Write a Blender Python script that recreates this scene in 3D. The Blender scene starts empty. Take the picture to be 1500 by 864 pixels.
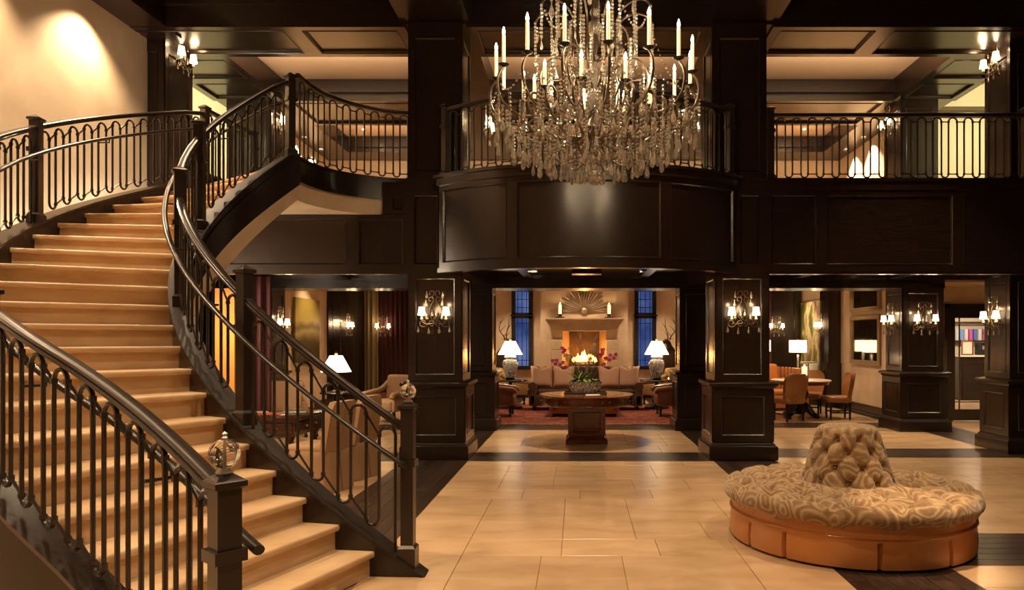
import bpy, bmesh, math, random
from mathutils import Vector, Matrix
random.seed(7)
PI = math.pi
R = math.radians
S = bpy.context.scene
COL = S.collection
# ---------------------------------------------------------------- camera
cam = bpy.data.objects.new('camera', bpy.data.cameras.new('camera'))
COL.objects.link(cam)
cam.location = (0, 0, 1.65)
cam.rotation_euler = (R(90), 0, 0)
cam.data.sensor_width = 36
cam.data.lens = 36 * 1060 / 1500
cam.data.shift_x = -97 / 1500
cam.data.shift_y = 65 / 1500
cam.data.clip_start = 0.05
S.camera = cam
# ---------------------------------------------------------------- world: dusk sky outside the windows
w = bpy.data.worlds.new('dusk'); S.world = w
w.use_nodes = True
wn = w.node_tree
bg = wn.nodes['Background']
_n = wn.nodes.new('ShaderNodeTexNoise'); _n.inputs['Scale'].default_value = 26; _n.inputs['Detail'].default_value = 8
_r = wn.nodes.new('ShaderNodeValToRGB'); wn.links.new(_n.outputs['Fac'], _r.inputs[0]); wn.links.new(_r.outputs[0], bg.inputs[0])
_r.color_ramp.elements[0].position = .35; _r.color_ramp.elements[0].color = (.025, .05, .17, 1); _r.color_ramp.elements[1].position = .68; _r.color_ramp.elements[1].color = (.15, .20, .40, 1)
bg.inputs[1].default_value = 0.8
# ---------------------------------------------------------------- exposure
S.view_settings.view_transform = 'Standard'
S.view_settings.look = 'None'
S.view_settings.gamma = 1
S.view_settings.exposure = 0.32
S.view_settings.use_curve_mapping = False
S.cycles.max_bounces = 8
S.cycles.diffuse_bounces = 4
S.cycles.glossy_bounces = 4
S.cycles.transmission_bounces = 6
S.cycles.sample_clamp_indirect = 4
S.cycles.caustics_reflective = False
S.cycles.caustics_refractive = False
S.cycles.use_denoising = True
WARM = (1.0, 0.72, 0.44)
WARMER = (1.0, 0.64, 0.33)
def light(kind, loc, power, color=WARM, size=0.1, rot=(0, 0, 0), spot=90, blend=0.6, sy=None, parent=None):
    d = bpy.data.lights.new('lamp_' + kind.lower(), kind)
    d.energy = power; d.color = color
    if kind == 'AREA':
        d.size = size
        if sy: d.shape = 'RECTANGLE'; d.size_y = sy
    else:
        d.shadow_soft_size = size
    if kind == 'SPOT':
        d.spot_size = R(spot); d.spot_blend = blend
    o = bpy.data.objects.new(d.name, d)
    o.location = loc; o.rotation_euler = rot
    COL.objects.link(o)
    if parent: o.parent = parent
    return o
# ceiling downlights, some unseen hall ones added as fill: (x, y, z, power, cone, size); the fixtures are built below at the same spots
GAIN = 1.0
DOWN = [
 (0.135, 4.0, 6.34, 450, 84, .05), (-0.9, 7.9, 6.34, 390, 70, .05), (1.2, 7.9, 6.34, 390, 70, .05), (3.6, 4.6, 6.34, 440, 80, .05),
 (4.4, 8.3, 6.34, 560, 76, .05), (2.55, 5.3, 6.02, 1300, 13, .03), (-3.0, 3.2, 6.34, 520, 80, .05), (-4.2, 5.2, 6.34, 480, 76, .05),
 (-4.0, 8.0, 6.34, 330, 70, .05), (0.3, 0.6, 6.34, 700, 95, .05), (-3.6, 1.0, 6.34, 500, 95, .05),
 (0.135, 11.6, 2.69, 190, 110, .04), (-0.75, 12.3, 2.79, 100, 80, .03), (1.1, 12.3, 2.79, 80, 80, .03),
 (4.3, 11.7, 2.79, 170, 120, .04), (5.1, 12.3, 2.79, 90, 110, .04), (-3.7, 11.6, 2.79, 120, 120, .04),
 (4.7, 15.3, 3.45, 190, 100, .04), (-4.2, 15.3, 3.45, 130, 100, .04), (-4.2, 18.5, 3.45, 130, 100, .04),
 (0.17, 15.2, 3.45, 210, 100, .04), (-1.7, 19.2, 3.45, 190, 110, .04), (2.1, 19.2, 3.45, 190, 110, .04), (.17, 19.2, 3.45, 120, 120, .04),
 (5.8, 16.2, 3.45, 130, 90, .04), (5.75, 19.6, 3.45, 170, 80, .04), (-5.5, 16.0, 3.45, 170, 90, .04),
 (7.7, 12.7, 2.79, 260, 130, .04), (-5.9, 15.6, 5.99, 520, 104, .04), (-5.9, 16.6, 5.99, 520, 104, .04),
 (6.15, 15.6, 5.99, 520, 104, .04), (6.15, 16.6, 5.99, 520, 104, .04), (-5.84, 9.0, 5.96, 300, 112, .04), (-5.84, 7.2, 5.96, 300, 112, .04), (-5.84, 5.4, 5.96, 260, 100, .04), (0.1, 17.1, 5.99, 160, 90, .04),
]
for x, y, z, p, c, s in DOWN:
    light('SPOT', (x, y, z - .025), p * GAIN, WARM, s, spot=c, blend=.7)
# unseen strip lamps added inside the ceiling trays to light the cream evenly
for x0, x1 in ((-5.35, -2.45), (-1.5, 1.85), (2.75, 5.7)):
    light('AREA', ((x0 + x1) / 2, 11.17, 6.03), 80, WARM, x1 - x0 - .2, rot=(R(180 - 18), 0, 0), sy=.08)
    light('AREA', ((x0 + x1) / 2, 14.7, 6.03), 95, WARM, x1 - x0 - .2, rot=(R(180 - 18), 0, 0), sy=.08)
# uplights standing in the gap between the stair and the left wall
for x, y, z, p in ((-5.85, 9.5, 2.6, 120), (-5.85, 8.0, 2.2, 60), (-5.85, 6.6, 1.6, 50), (-5.8, 5.4, 1.4, 40)):
    light('POINT', (x, y, z), p, (1, .86, .66), .06)
# second-floor side corridors
light('POINT', (-7.6, 12.2, 5.6), 125, (1, .84, .52), .12)
light('POINT', (7.9, 12.2, 5.6), 125, (1, .84, .52), .12)
# office behind the glass door
light('POINT', (10.2, 18.6, 2.4), 190, (1, .88, .64), .1)
light('POINT', (8.6, 15.6, 2.4), 60, (1, .88, .64), .1)
# ---------------------------------------------------------------- materials
MATS = {}
def mat(name, color, rough=.5, metal=0, emit=None, estr=0, trans=0, ior=1.45, coat=0, coat_rough=.1, alpha=1, sheen=0, subsurf=0, spec=.5):
    m = bpy.data.materials.new(name); m.use_nodes = True
    b = m.node_tree.nodes['Principled BSDF']
    b.inputs['Base Color'].default_value = (*color, 1)
    b.inputs['Roughness'].default_value = rough
    b.inputs['Metallic'].default_value = metal
    b.inputs['IOR'].default_value = ior
    b.inputs['Transmission Weight'].default_value = trans
    b.inputs['Coat Weight'].default_value = coat
    b.inputs['Coat Roughness'].default_value = coat_rough
    b.inputs['Alpha'].default_value = alpha
    b.inputs['Sheen Weight'].default_value = sheen
    b.inputs['Specular IOR Level'].default_value = spec
    if emit:
        b.inputs['Emission Color'].default_value = (*emit, 1)
        b.inputs['Emission Strength'].default_value = estr
    MATS[name] = m
    return m
def N(m, t, **kw):
    n = m.node_tree.nodes.new(t)
    for k, v in kw.items():
        if k in n.inputs: n.inputs[k].default_value = v
        else: setattr(n, k, v)
    return n
def L(m, a, b): m.node_tree.links.new(a, b)
def bsdf(m): return m.node_tree.nodes['Principled BSDF']
def ramp(m, fac, stops):
    r = N(m, 'ShaderNodeValToRGB')
    L(m, fac, r.inputs[0])
    e = r.color_ramp.elements
    while len(e) < len(stops): e.new(.5)
    for i, (p, c) in enumerate(stops):
        e[i].position = p; e[i].color = (*c, 1)
    return r
def coords(m, scale=(1, 1, 1), rot=(0, 0, 0), world=True):
    mp = N(m, 'ShaderNodeMapping')
    mp.inputs['Scale'].default_value = scale
    mp.inputs['Rotation'].default_value = rot
    if world:
        g = N(m, 'ShaderNodeNewGeometry'); L(m, g.outputs['Position'], mp.inputs[0])
    else:
        g = N(m, 'ShaderNodeTexCoord'); L(m, g.outputs['Object'], mp.inputs[0])
    return mp.outputs[0]
def bump(m, fac, strength=.2, dist=.01):
    b = N(m, 'ShaderNodeBump'); b.inputs['Strength'].default_value = strength; b.inputs['Distance'].default_value = dist
    L(m, fac, b.inputs['Height']); L(m, b.outputs[0], bsdf(m).inputs['Normal'])
def noisy(name, stops, scale, rough, nscale=(1, 1, 1), detail=6, bstr=0, world=True, random_tint=0, distort=0, **kw):
    m = mat(name, stops[0][1], rough, **kw)
    n = N(m, 'ShaderNodeTexNoise'); n.inputs['Scale'].default_value = scale; n.inputs['Detail'].default_value = detail
    n.inputs['Distortion'].default_value = distort
    L(m, coords(m, nscale, world=world), n.inputs['Vector'])
    r = ramp(m, n.outputs['Fac'], stops)
    out = r.outputs[0]
    if random_tint:
        oi = N(m, 'ShaderNodeObjectInfo')
        mr = N(m, 'ShaderNodeMapRange'); mr.inputs[3].default_value = 1 - random_tint; mr.inputs[4].default_value = 1 + random_tint
        L(m, oi.outputs['Random'], mr.inputs[0])
        mx = N(m, 'ShaderNodeVectorMath', operation='SCALE')
        L(m, out, mx.inputs[0]); L(m, mr.outputs[0], mx.inputs['Scale'])
        out = mx.outputs[0]
    L(m, out, bsdf(m).inputs['Base Color'])
    if bstr: bump(m, n.outputs['Fac'], bstr)
    return m
WOOD = noisy('espresso_wood', [(.3, (.009, .0046, .003)), (.7, (.021, .0110, .007))], 6, .27, (9, 9, .9), bstr=.05, coat=.25, coat_rough=.18)
WOODH = noisy('espresso_wood_horizontal', [(.3, (.009, .0046, .003)), (.7, (.021, .0110, .007))], 6, .27, (.9, 9, 9), bstr=.05, coat=.25, coat_rough=.18)
WOODM = noisy('espresso_wood_matte', [(.3, (.009, .0046, .003)), (.7, (.021, .0110, .007))], 6, .5, (9, 9, .9))  # same wood, rougher and uncoated to cut reflections on the stringers
PLASTER = noisy('venetian_plaster', [(.3, (.56, .42, .285)), (.7, (.70, .55, .39))], 1.6, .55, detail=9, distort=.6, bstr=.06)
CREAM = mat('cream_paint', (.66, .50, .36), .7)
YELLOW = mat('pale_yellow_paint', (.78, .74, .55), .7)
TRAV = noisy('travertine', [(.25, (.44, .275, .148)), (.5, (.54, .355, .20)), (.8, (.63, .43, .26))], 1.7, .24, (1, 2.2, 1), detail=10, distort=.4, random_tint=.09, coat=.15, coat_rough=.15)
STONE = noisy('step_travertine', [(.25, (.47, .30, .165)), (.5, (.57, .385, .22)), (.8, (.64, .455, .275))], 3.5, .32, (1, 1, 2.5), detail=10, distort=.4, random_tint=.04)
GROUT = mat('grout', (.28, .18, .10), .8)
PLANK = noisy('dark_floor_plank', [(.3, (.018, .010, .007)), (.7, (.05, .030, .021))], 7, .3, (8, .8, 8), random_tint=.35, bstr=.12)
PLANKX = noisy('dark_floor_plank_crosswise', [(.3, (.018, .010, .007)), (.7, (.05, .030, .021))], 7, .3, (.8, 8, 8), random_tint=.35, bstr=.12)
IRON = mat('bronzed_iron', (.030, .020, .015), .34, metal=.35, coat=.3, coat_rough=.2)
IRONL = mat('silvered_iron', (.13, .095, .065), .32, metal=.85)
BLACK = mat('black_paint', (.008, .007, .006), .3)
CRYSTAL = mat('cut_crystal', (1, .92, .78), .03, trans=.80, ior=1.55, spec=.9)
CRYSTAL2 = mat('clear_glass', (1, 1, 1), .0, trans=1, ior=1.45)
PANE = mat('window_glass', (.85, .9, 1), .02, trans=1, ior=1.02)
WAX = mat('candle_wax', (.92, .82, .62), .5, emit=(1, .62, .28), estr=.35)
FLAME = mat('bulb_flame', (1, .8, .5), .5, emit=(1, .70, .36), estr=60)
SHADE = mat('sconce_shade', (1, .9, .75), .8, emit=(1, .74, .42), estr=4.5)
LSHADE = mat('lamp_shade', (1, .95, .85), .8, emit=(1, .80, .52), estr=2.4)
DLIGHT = mat('downlight_lens', (1, .9, .7), .5, emit=(1, .8, .5), estr=14)
MIRROR = mat('antique_mirror', (.62, .56, .45), .05, metal=1)
GOLD = mat('antique_gilt', (.42, .29, .15), .4, metal=.7)
LEATHER = noisy('caramel_leather', [(.3, (.40, .15, .04)), (.7, (.54, .215, .062))], 3, .33, bstr=.05, coat=.2)
LEATHERC = noisy('chestnut_leather', [(.3, (.28, .115, .036)), (.7, (.40, .175, .06))], 3, .36, bstr=.05, coat=.15)
BROWNL = noisy('brown_leather', [(.3, (.13, .045, .022)), (.7, (.20, .075, .035))], 5, .32, bstr=.05, coat=.2)
VELVET = mat('oxblood_velvet', (.05, .007, .006), .75, sheen=.05)
TAUPE = mat('taupe_linen', (.36, .22, .12), .85)
SLIP = mat('sand_slipcover', (.40, .245, .13), .85)
PILLOW = mat('blush_pillow', (.50, .30, .21), .7)
SOFA = mat('brown_velvet', (.075, .034, .018), .7, sheen=.05)
GOLDFAB = mat('gold_upholstery', (.34, .20, .07), .8)
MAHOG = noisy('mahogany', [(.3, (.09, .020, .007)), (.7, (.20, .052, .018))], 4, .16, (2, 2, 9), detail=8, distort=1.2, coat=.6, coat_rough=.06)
MARBLE = mat('cream_marble', (.80, .68, .52), .2)
LIME = noisy('limestone', [(.3, (.42, .31, .19)), (.7, (.54, .41, .27))], 3, .7, bstr=.1)
SOOT = noisy('firelit_brick', [(.3, (.20, .11, .045)), (.7, (.34, .20, .085))], 2, .9)  # firebox sides: gold light of the fire put into the colour
SOOTB = noisy('sooty_brick', [(.3, (.02, .012, .007)), (.7, (.11, .055, .02))], 2, .95)
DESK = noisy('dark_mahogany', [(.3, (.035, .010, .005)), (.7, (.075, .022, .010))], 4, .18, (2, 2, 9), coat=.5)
LEAF = mat('green_leaf', (.10, .20, .025), .5)
MOSS = noisy('moss', [(.3, (.05, .08, .012)), (.7, (.16, .20, .04))], 30, .9)
ORCHID = mat('magenta_petal', (.75, .03, .33), .5, sheen=.3)
WHITEP = mat('white_petal', (.85, .75, .62), .5)
TWIG = mat('grey_twig', (.30, .22, .16), .8)
BRONZE = mat('dark_bronze', (.05, .03, .02), .4, metal=.6)
PAPER = mat('paper', (.75, .68, .55), .8)
STEEL = mat('brushed_steel', (.5, .45, .38), .35, metal=.9)
def china():
    m = mat('blue_white_china', (.8, .75, .65), .15, coat=.5)
    v = N(m, 'ShaderNodeTexVoronoi', feature='SMOOTH_F1'); v.inputs['Scale'].default_value = 26
    n = N(m, 'ShaderNodeTexNoise'); n.inputs['Scale'].default_value = 34; n.inputs['Distortion'].default_value = 2
    c = coords(m, world=False)
    L(m, c, v.inputs['Vector']); L(m, c, n.inputs['Vector'])
    a = N(m, 'ShaderNodeMath', operation='MULTIPLY'); L(m, v.outputs['Distance'], a.inputs[0]); a.inputs[1].default_value = .8
    b = N(m, 'ShaderNodeMath', operation='ADD'); L(m, a.outputs[0], b.inputs[0]); L(m, n.outputs['Fac'], b.inputs[1])
    r = ramp(m, b.outputs[0], [(.74, (.78, .74, .66)), (.79, (.05, .06, .14)), (.90, (.05, .06, .14)), (.94, (.78, .74, .66))])
    L(m, r.outputs[0], bsdf(m).inputs['Base Color'])
    return m
CHINA = china()
def paisley():
    m = mat('paisley_fabric', (.4, .3, .2), .85, sheen=.3)
    c = coords(m, world=False)
    n = N(m, 'ShaderNodeTexNoise'); n.inputs['Scale'].default_value = 3.2; n.inputs['Detail'].default_value = 1; L(m, c, n.inputs['Vector'])
    mix = N(m, 'ShaderNodeVectorMath', operation='MULTIPLY_ADD')
    L(m, n.outputs['Color'], mix.inputs[0]); mix.inputs[1].default_value = (.35, .35, .35); L(m, c, mix.inputs[2])
    v = N(m, 'ShaderNodeTexVoronoi', feature='F1'); v.inputs['Scale'].default_value = 5.2; L(m, mix.outputs[0], v.inputs['Vector'])
    s = N(m, 'ShaderNodeMath', operation='MULTIPLY'); L(m, v.outputs['Distance'], s.inputs[0]); s.inputs[1].default_value = 27
    f = N(m, 'ShaderNodeMath', operation='SINE'); L(m, s.outputs[0], f.inputs[0])
    n2 = N(m, 'ShaderNodeTexNoise'); n2.inputs['Scale'].default_value = 60; L(m, c, n2.inputs['Vector'])
    ad = N(m, 'ShaderNodeMath', operation='MULTIPLY_ADD'); L(m, n2.outputs['Fac'], ad.inputs[0]); ad.inputs[1].default_value = 1.6; L(m, f.outputs[0], ad.inputs[2])
    r = ramp(m, ad.outputs[0], [(.35, (.20, .115, .052)), (.62, (.235, .14, .066)), (.9, (.25, .155, .075)), (1.0, (.40, .28, .15))])
    mr = N(m, 'ShaderNodeMapRange'); mr.inputs[1].default_value = -1; mr.inputs[2].default_value = 2.1; L(m, ad.outputs[0], mr.inputs[0])
    m.node_tree.links.remove(r.inputs[0].links[0]); L(m, mr.outputs[0], r.inputs[0])
    e = r.color_ramp.elements
    for i, (p, cc) in enumerate([(.30, (.21, .115, .047)), (.5, (.28, .160, .068)), (.70, (.29, .170, .075)), (.84, (.40, .27, .135))]):
        e[i].position = p; e[i].color = (*cc, 1)
    L(m, r.outputs[0], bsdf(m).inputs['Base Color'])
    return m
PAISLEY = paisley()
def rugmat():
    m = mat('oriental_rug', (.3, .1, .05), .95)
    c = coords(m)
    v = N(m, 'ShaderNodeTexVoronoi', distance='MANHATTAN'); v.inputs['Scale'].default_value = 3.2; L(m, c, v.inputs['Vector'])
    n = N(m, 'ShaderNodeTexNoise'); n.inputs['Scale'].default_value = 9; L(m, c, n.inputs['Vector'])
    a = N(m, 'ShaderNodeMath', operation='ADD'); L(m, v.outputs['Distance'], a.inputs[0]); L(m, n.outputs['Fac'], a.inputs[1])
    a2 = N(m, 'ShaderNodeMath', operation='MULTIPLY'); L(m, a.outputs[0], a2.inputs[0]); a2.inputs[1].default_value = .62
    r = ramp(m, a2.outputs[0], [(.36, (.30, .18, .10)), (.42, (.03, .025, .03)), (.50, (.22, .03, .018)), (.66, (.26, .045, .025)), (.72, (.32, .19, .10)), (.80, (.20, .03, .02))])
    L(m, r.outputs[0], bsdf(m).inputs['Base Color'])
    return m
RUG = rugmat()
# ---------------------------------------------------------------- mesh helpers
class MB:
    def __init__(self): self.v = []; self.f = []
    def add(self, vs, fs):
        n = len(self.v); self.v += [tuple(p) for p in vs]; self.f += [tuple(i + n for i in f) for f in fs]; return self
    def box(self, x0, x1, y0, y1, z0, z1):
        return self.add([(x0,y0,z0),(x1,y0,z0),(x1,y1,z0),(x0,y1,z0),(x0,y0,z1),(x1,y0,z1),(x1,y1,z1),(x0,y1,z1)],
            [(0,3,2,1),(4,5,6,7),(0,1,5,4),(1,2,6,5),(2,3,7,6),(3,0,4,7)])
    def frustum(self, cx, cy, z0, z1, a, b, c=None, d=None):
        c = a if c is None else c; d = b if d is None else d
        p = [(cx-a/2,cy-b/2,z0),(cx+a/2,cy-b/2,z0),(cx+a/2,cy+b/2,z0),(cx-a/2,cy+b/2,z0),(cx-c/2,cy-d/2,z1),(cx+c/2,cy-d/2,z1),(cx+c/2,cy+d/2,z1),(cx-c/2,cy+d/2,z1)]
        return self.add(p, [(0,3,2,1),(4,5,6,7),(0,1,5,4),(1,2,6,5),(2,3,7,6),(3,0,4,7)])
    def bar(self, a, b, w, h=None):
        h = h or w
        a = Vector(a); b = Vector(b); t = (b - a).normalized()
        up = Vector((0,0,1)) if abs(t.z) < .95 else Vector((0,1,0))
        s = t.cross(up).normalized() * w / 2; u = s.cross(t).normalized() * h / 2
        p = []
        for q in (a, b): p += [q - s - u, q + s - u, q + s + u, q - s + u]
        return self.add(p, [(0,3,2,1),(4,5,6,7),(0,1,5,4),(1,2,6,5),(2,3,7,6),(3,0,4,7)])
    def tube(self, pts, r, n=6, closed=False, caps=True):
        pts = [Vector(p) for p in pts]; k = len(pts)
        rr = r if isinstance(r, (list, tuple)) else [r] * k
        vs = []; prev = None
        for i, p in enumerate(pts):
            if closed: t = pts[(i+1) % k] - pts[i-1]
            else: t = pts[min(i+1, k-1)] - pts[max(i-1, 0)]
            t = t.normalized() if t.length > 1e-9 else Vector((0,0,1))
            if prev is None:
                up = Vector((0,0,1)) if abs(t.z) < .9 else Vector((0,1,0))
                s = t.cross(up).normalized()
            else:
                s = (prev - t * prev.dot(t)); s = s.normalized() if s.length > 1e-6 else t.orthogonal().normalized()
            prev = s; u = t.cross(s)
            for j in range(n):
                a = 2 * PI * (j + .5) / n
                vs.append(p + (s * math.cos(a) + u * math.sin(a)) * rr[i])
        fs = []
        for i in range(k if closed else k - 1):
            for j in range(n):
                a = i * n + j; b = i * n + (j+1) % n; c = ((i+1) % k) * n + (j+1) % n; d = ((i+1) % k) * n + j
                fs.append((a, b, c, d))
        if caps and not closed:
            fs.append(tuple(range(n-1, -1, -1))); fs.append(tuple((k-1)*n + j for j in range(n)))
        return self.add(vs, fs)
    def lathe(self, prof, n=24, c=(0,0,0), sx=1, sy=1, a0=0, squash=None):
        vs = []; fs = []; m = len(prof)
        for i, (r, z) in enumerate(prof):
            for j in range(n):
                a = 2 * PI * j / n + a0
                vs.append((c[0] + r * math.cos(a) * sx, c[1] + r * math.sin(a) * sy, c[2] + z))
        for i in range(m-1):
            for j in range(n):
                fs.append((i*n+j, i*n+(j+1)%n, (i+1)*n+(j+1)%n, (i+1)*n+j))
        if prof[0][0] > 1e-4: fs.append(tuple(range(n-1, -1, -1)))
        if prof[-1][0] > 1e-4: fs.append(tuple((m-1)*n+j for j in range(n)))
        return self.add(vs, fs)
    def ball(self, c, r, n=10, m=6, s=(1,1,1)):
        prof = [(math.sin(PI*i/m)*r, -math.cos(PI*i/m)*r*s[2]) for i in range(m+1)]
        prof[0] = (1e-5, prof[0][1]); prof[-1] = (1e-5, prof[-1][1])
        return self.lathe(prof, n, c, s[0], s[1])
    def rbox(self, cx, cy, cz, sx, sy, sz, r=.03, seg=2, rot=None):
        bm = bmesh.new(); bmesh.ops.create_cube(bm, size=1)
        for v in bm.verts: v.co = Vector((v.co.x*sx, v.co.y*sy, v.co.z*sz))
        bmesh.ops.bevel(bm, geom=bm.edges[:], offset=min(r, min(sx,sy,sz)*.49), segments=seg, affect='EDGES', profile=.5)
        M = Matrix.Translation((cx,cy,cz)) @ (rot if rot else Matrix.Identity(4))
        bm.verts.index_update()
        self.add([M @ v.co for v in bm.verts], [[v.index for v in f.verts] for f in bm.faces]); bm.free()
        return self
    def pillow(self, cx, cy, cz, w, h, t, rot=None, n=10, pinch=.12):
        M = Matrix.Translation((cx,cy,cz)) @ (rot if rot else Matrix.Identity(4))
        for side in (1, -1):
            vs = []; fs = []
            for i in range(n+1):
                for j in range(n+1):
                    u = 2*i/n-1; v = 2*j/n-1
                    e = (1-u**4)*(1-v**4)
                    k = 1 - pinch * (1 - max(abs(u), abs(v))**2) * 0
                    sx = 1 - pinch*(1-v*v)*abs(u)**3; sz = 1 - pinch*(1-u*u)*abs(v)**3
                    chop = .07*math.exp(-(u/.35)**2)*max(0, v)**2; vs.append(M @ Vector((u*w/2*sx, side*t/2*max(e,0)**.5, v*h/2*sz-chop)))
            for i in range(n):
                for j in range(n):
                    q = (i*(n+1)+j, (i+1)*(n+1)+j, (i+1)*(n+1)+j+1, i*(n+1)+j+1)
                    fs.append(q if side < 0 else q[::-1])
            self.add(vs, fs)
        return self
    def prism(self, poly, z0, z1):
        n = len(poly)
        z0f = z0 if callable(z0) else (lambda i: z0); z1f = z1 if callable(z1) else (lambda i: z1)
        vs = [(p[0],p[1],z0f(i)) for i, p in enumerate(poly)] + [(p[0],p[1],z1f(i)) for i, p in enumerate(poly)]
        fs = [tuple(range(n-1,-1,-1)), tuple(range(n, 2*n))] + [(i,(i+1)%n,n+(i+1)%n,n+i) for i in range(n)]
        return self.add(vs, fs)
    def loft(self, loops, closed=True, caps=True):
        n = len(loops[0]); vs = [p for l in loops for p in l]; fs = []
        for i in range(len(loops)-1):
            for j in range(n if closed else n-1):
                fs.append((i*n+j, i*n+(j+1)%n, (i+1)*n+(j+1)%n, (i+1)*n+j))
        if caps: fs += [tuple(range(n-1,-1,-1)), tuple((len(loops)-1)*n+j for j in range(n))]
        return self.add(vs, fs)
    def panel(self, fm, s0, s1, z0, z1, l, r, b, t, d=.022, ns=1, bead=.022):
        # frame of stiles and rails with a moulded inner edge, loops of a rectangle on the mapped face
        def loop(dl, dr, db, dt, dd):
            a, c, e, g = s0+dl, s1-dr, z0+db, z1-dt; out = []
            for i in range(ns+1): out.append(fm(a+(c-a)*i/ns, e, dd))
            for i in range(ns+1): out.append(fm(c+(a-c)*i/ns, g, dd))
            return out
        k = bead
        self.loft([loop(0,0,0,0,0), loop(0,0,0,0,d), loop(l,r,b,t,d), loop(l+k*.15,r+k*.15,b+k*.15,t+k*.15,d*1.25), loop(l+k*.55,r+k*.55,b+k*.55,t+k*.55,d*.95), loop(l+k,r+k,b+k,t+k,0)], caps=False)
        return self
    def mbox(self, fm, s0, s1, z0, z1, d0, d1, ns=1):
        loops = []
        for i in range(ns+1):
            s = s0+(s1-s0)*i/ns
            loops.append([fm(s,z0,d0), fm(s,z0,d1), fm(s,z1,d1), fm(s,z1,d0)])
        return self.loft(loops)
def flat(o, u, n):
    o = Vector(o); u = Vector(u).normalized(); n = Vector(n).normalized()
    return lambda s, z, d: tuple(o + u*s + Vector((0,0,z)) + n*d)
def tag(o, label=None, cat=None, group=None, kind=None):
    if label: o['label'] = label
    if cat: o['category'] = cat
    if group: o['group'] = group
    if kind: o['kind'] = kind
    return o
def link_mesh(name, m, material, smooth=38, rec=True):
    me = bpy.data.meshes.new(name)
    me.from_pydata(m.v, [], m.f); me.materials.append(material)
    bm = bmesh.new(); bm.from_mesh(me); bmesh.ops.recalc_face_normals(bm, faces=bm.faces[:]) if rec else None
    bm.to_mesh(me); bm.free()
    if smooth:
        me.polygons.foreach_set('use_smooth', [True] * len(me.polygons))
        me.set_sharp_from_angle(angle=R(smooth))
    return me
def root_loc(p):
    v = Vector((0,0,0))
    while p: v += p.location; p = p.parent
    return v
def obj(name, m, material, parent=None, world=False, label=None, kind=None, smooth=38, loc=None):
    if world and parent is not None:
        d = root_loc(parent); m.v = [(a-d.x, b-d.y, c-d.z) for a, b, c in m.v]
    o = bpy.data.objects.new(name, link_mesh(name, m, material, smooth))
    COL.objects.link(o)
    if parent is not None: o.parent = parent
    if loc: o.location = loc
    if label: o['label'] = label
    if kind: o['kind'] = kind
    return o
def inst(name, me, parent, loc=(0,0,0), rot=(0,0,0), sc=(1,1,1), kind=None):
    o = bpy.data.objects.new(name, me); COL.objects.link(o)
    o.parent = parent; o.location = loc; o.rotation_euler = rot; o.scale = sc
    if kind: o['kind'] = kind
    return o
def thing(name, label, cat, loc=(0,0,0), rz=0, group=None, kind=None):
    o = bpy.data.objects.new(name, None); COL.objects.link(o)
    o.empty_display_size = .1
    o.location = loc; o.rotation_euler = (0,0,rz)
    return tag(o, label, cat, group, kind)
def copy_tree(o, parent=None):
    c = o.copy(); COL.objects.link(c)
    if parent is not None: c.parent = parent
    for ch in list(o.children): copy_tree(ch, c)
    return c
def place(proto, loc, rz=0, label=None, group=None, first=False):
    o = proto if first else copy_tree(proto)
    o.location = loc; o.rotation_euler = (0,0,rz)
    if label: o['label'] = label
    if group: o['group'] = group
    return o
F = 1060.0
def at(px, py, Y): return ((px-847)*Y/F, Y, 1.65-(py-497)*Y/F)
# ---------------------------------------------------------------- floor with tiles and planks
floor = obj('floor', MB().box(-9.5, 13.5, -3, 22, -.2, -.007), GROUT); tag(floor, kind='structure')
tile_cache = {}
def tile_mesh(wd, dp, m, nm):
    k = (round(wd,3), round(dp,3), nm)
    if k not in tile_cache:
        g = .0025; b = .004; t = MB()
        t.loft([[(-wd/2+e, -dp/2+e, z), (wd/2-e, -dp/2+e, z), (wd/2-e, dp/2-e, z), (-wd/2+e, dp/2-e, z)] for e, z in ((g,-.0065),(g,-.002),(g+b*.5,0))])
        tile_cache[k] = link_mesh(nm, t, m, 0)
    return tile_cache[k]
def rows(a, b, step):
    n = max(1, round((b-a)/step)); return [a+(b-a)*i/n for i in range(n+1)]
def lay_tiles(x0, x1, y0, y1, stuff=None):
    y = y0; q = 0
    while y < y1-.05:
        h = (.61, .91, .46)[q % 3]; q += 1
        if y1-(y+h) < .3: h = y1-y
        x = x0; k = q
        while x < x1-.05:
            wd = random.choice((.61, .91, .61, .76))
            if x1-(x+wd) < .35: wd = x1-x
            if stuff is None: inst('floor_tile', tile_mesh(wd, h, TRAV, 'floor_tile'), floor, (x+wd/2, y+h/2, 0))
            else: stuff.box(x+.003, x+wd-.003, y+.003, y+h-.003, -.0065, 0)
            x += wd
        y += h
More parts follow.
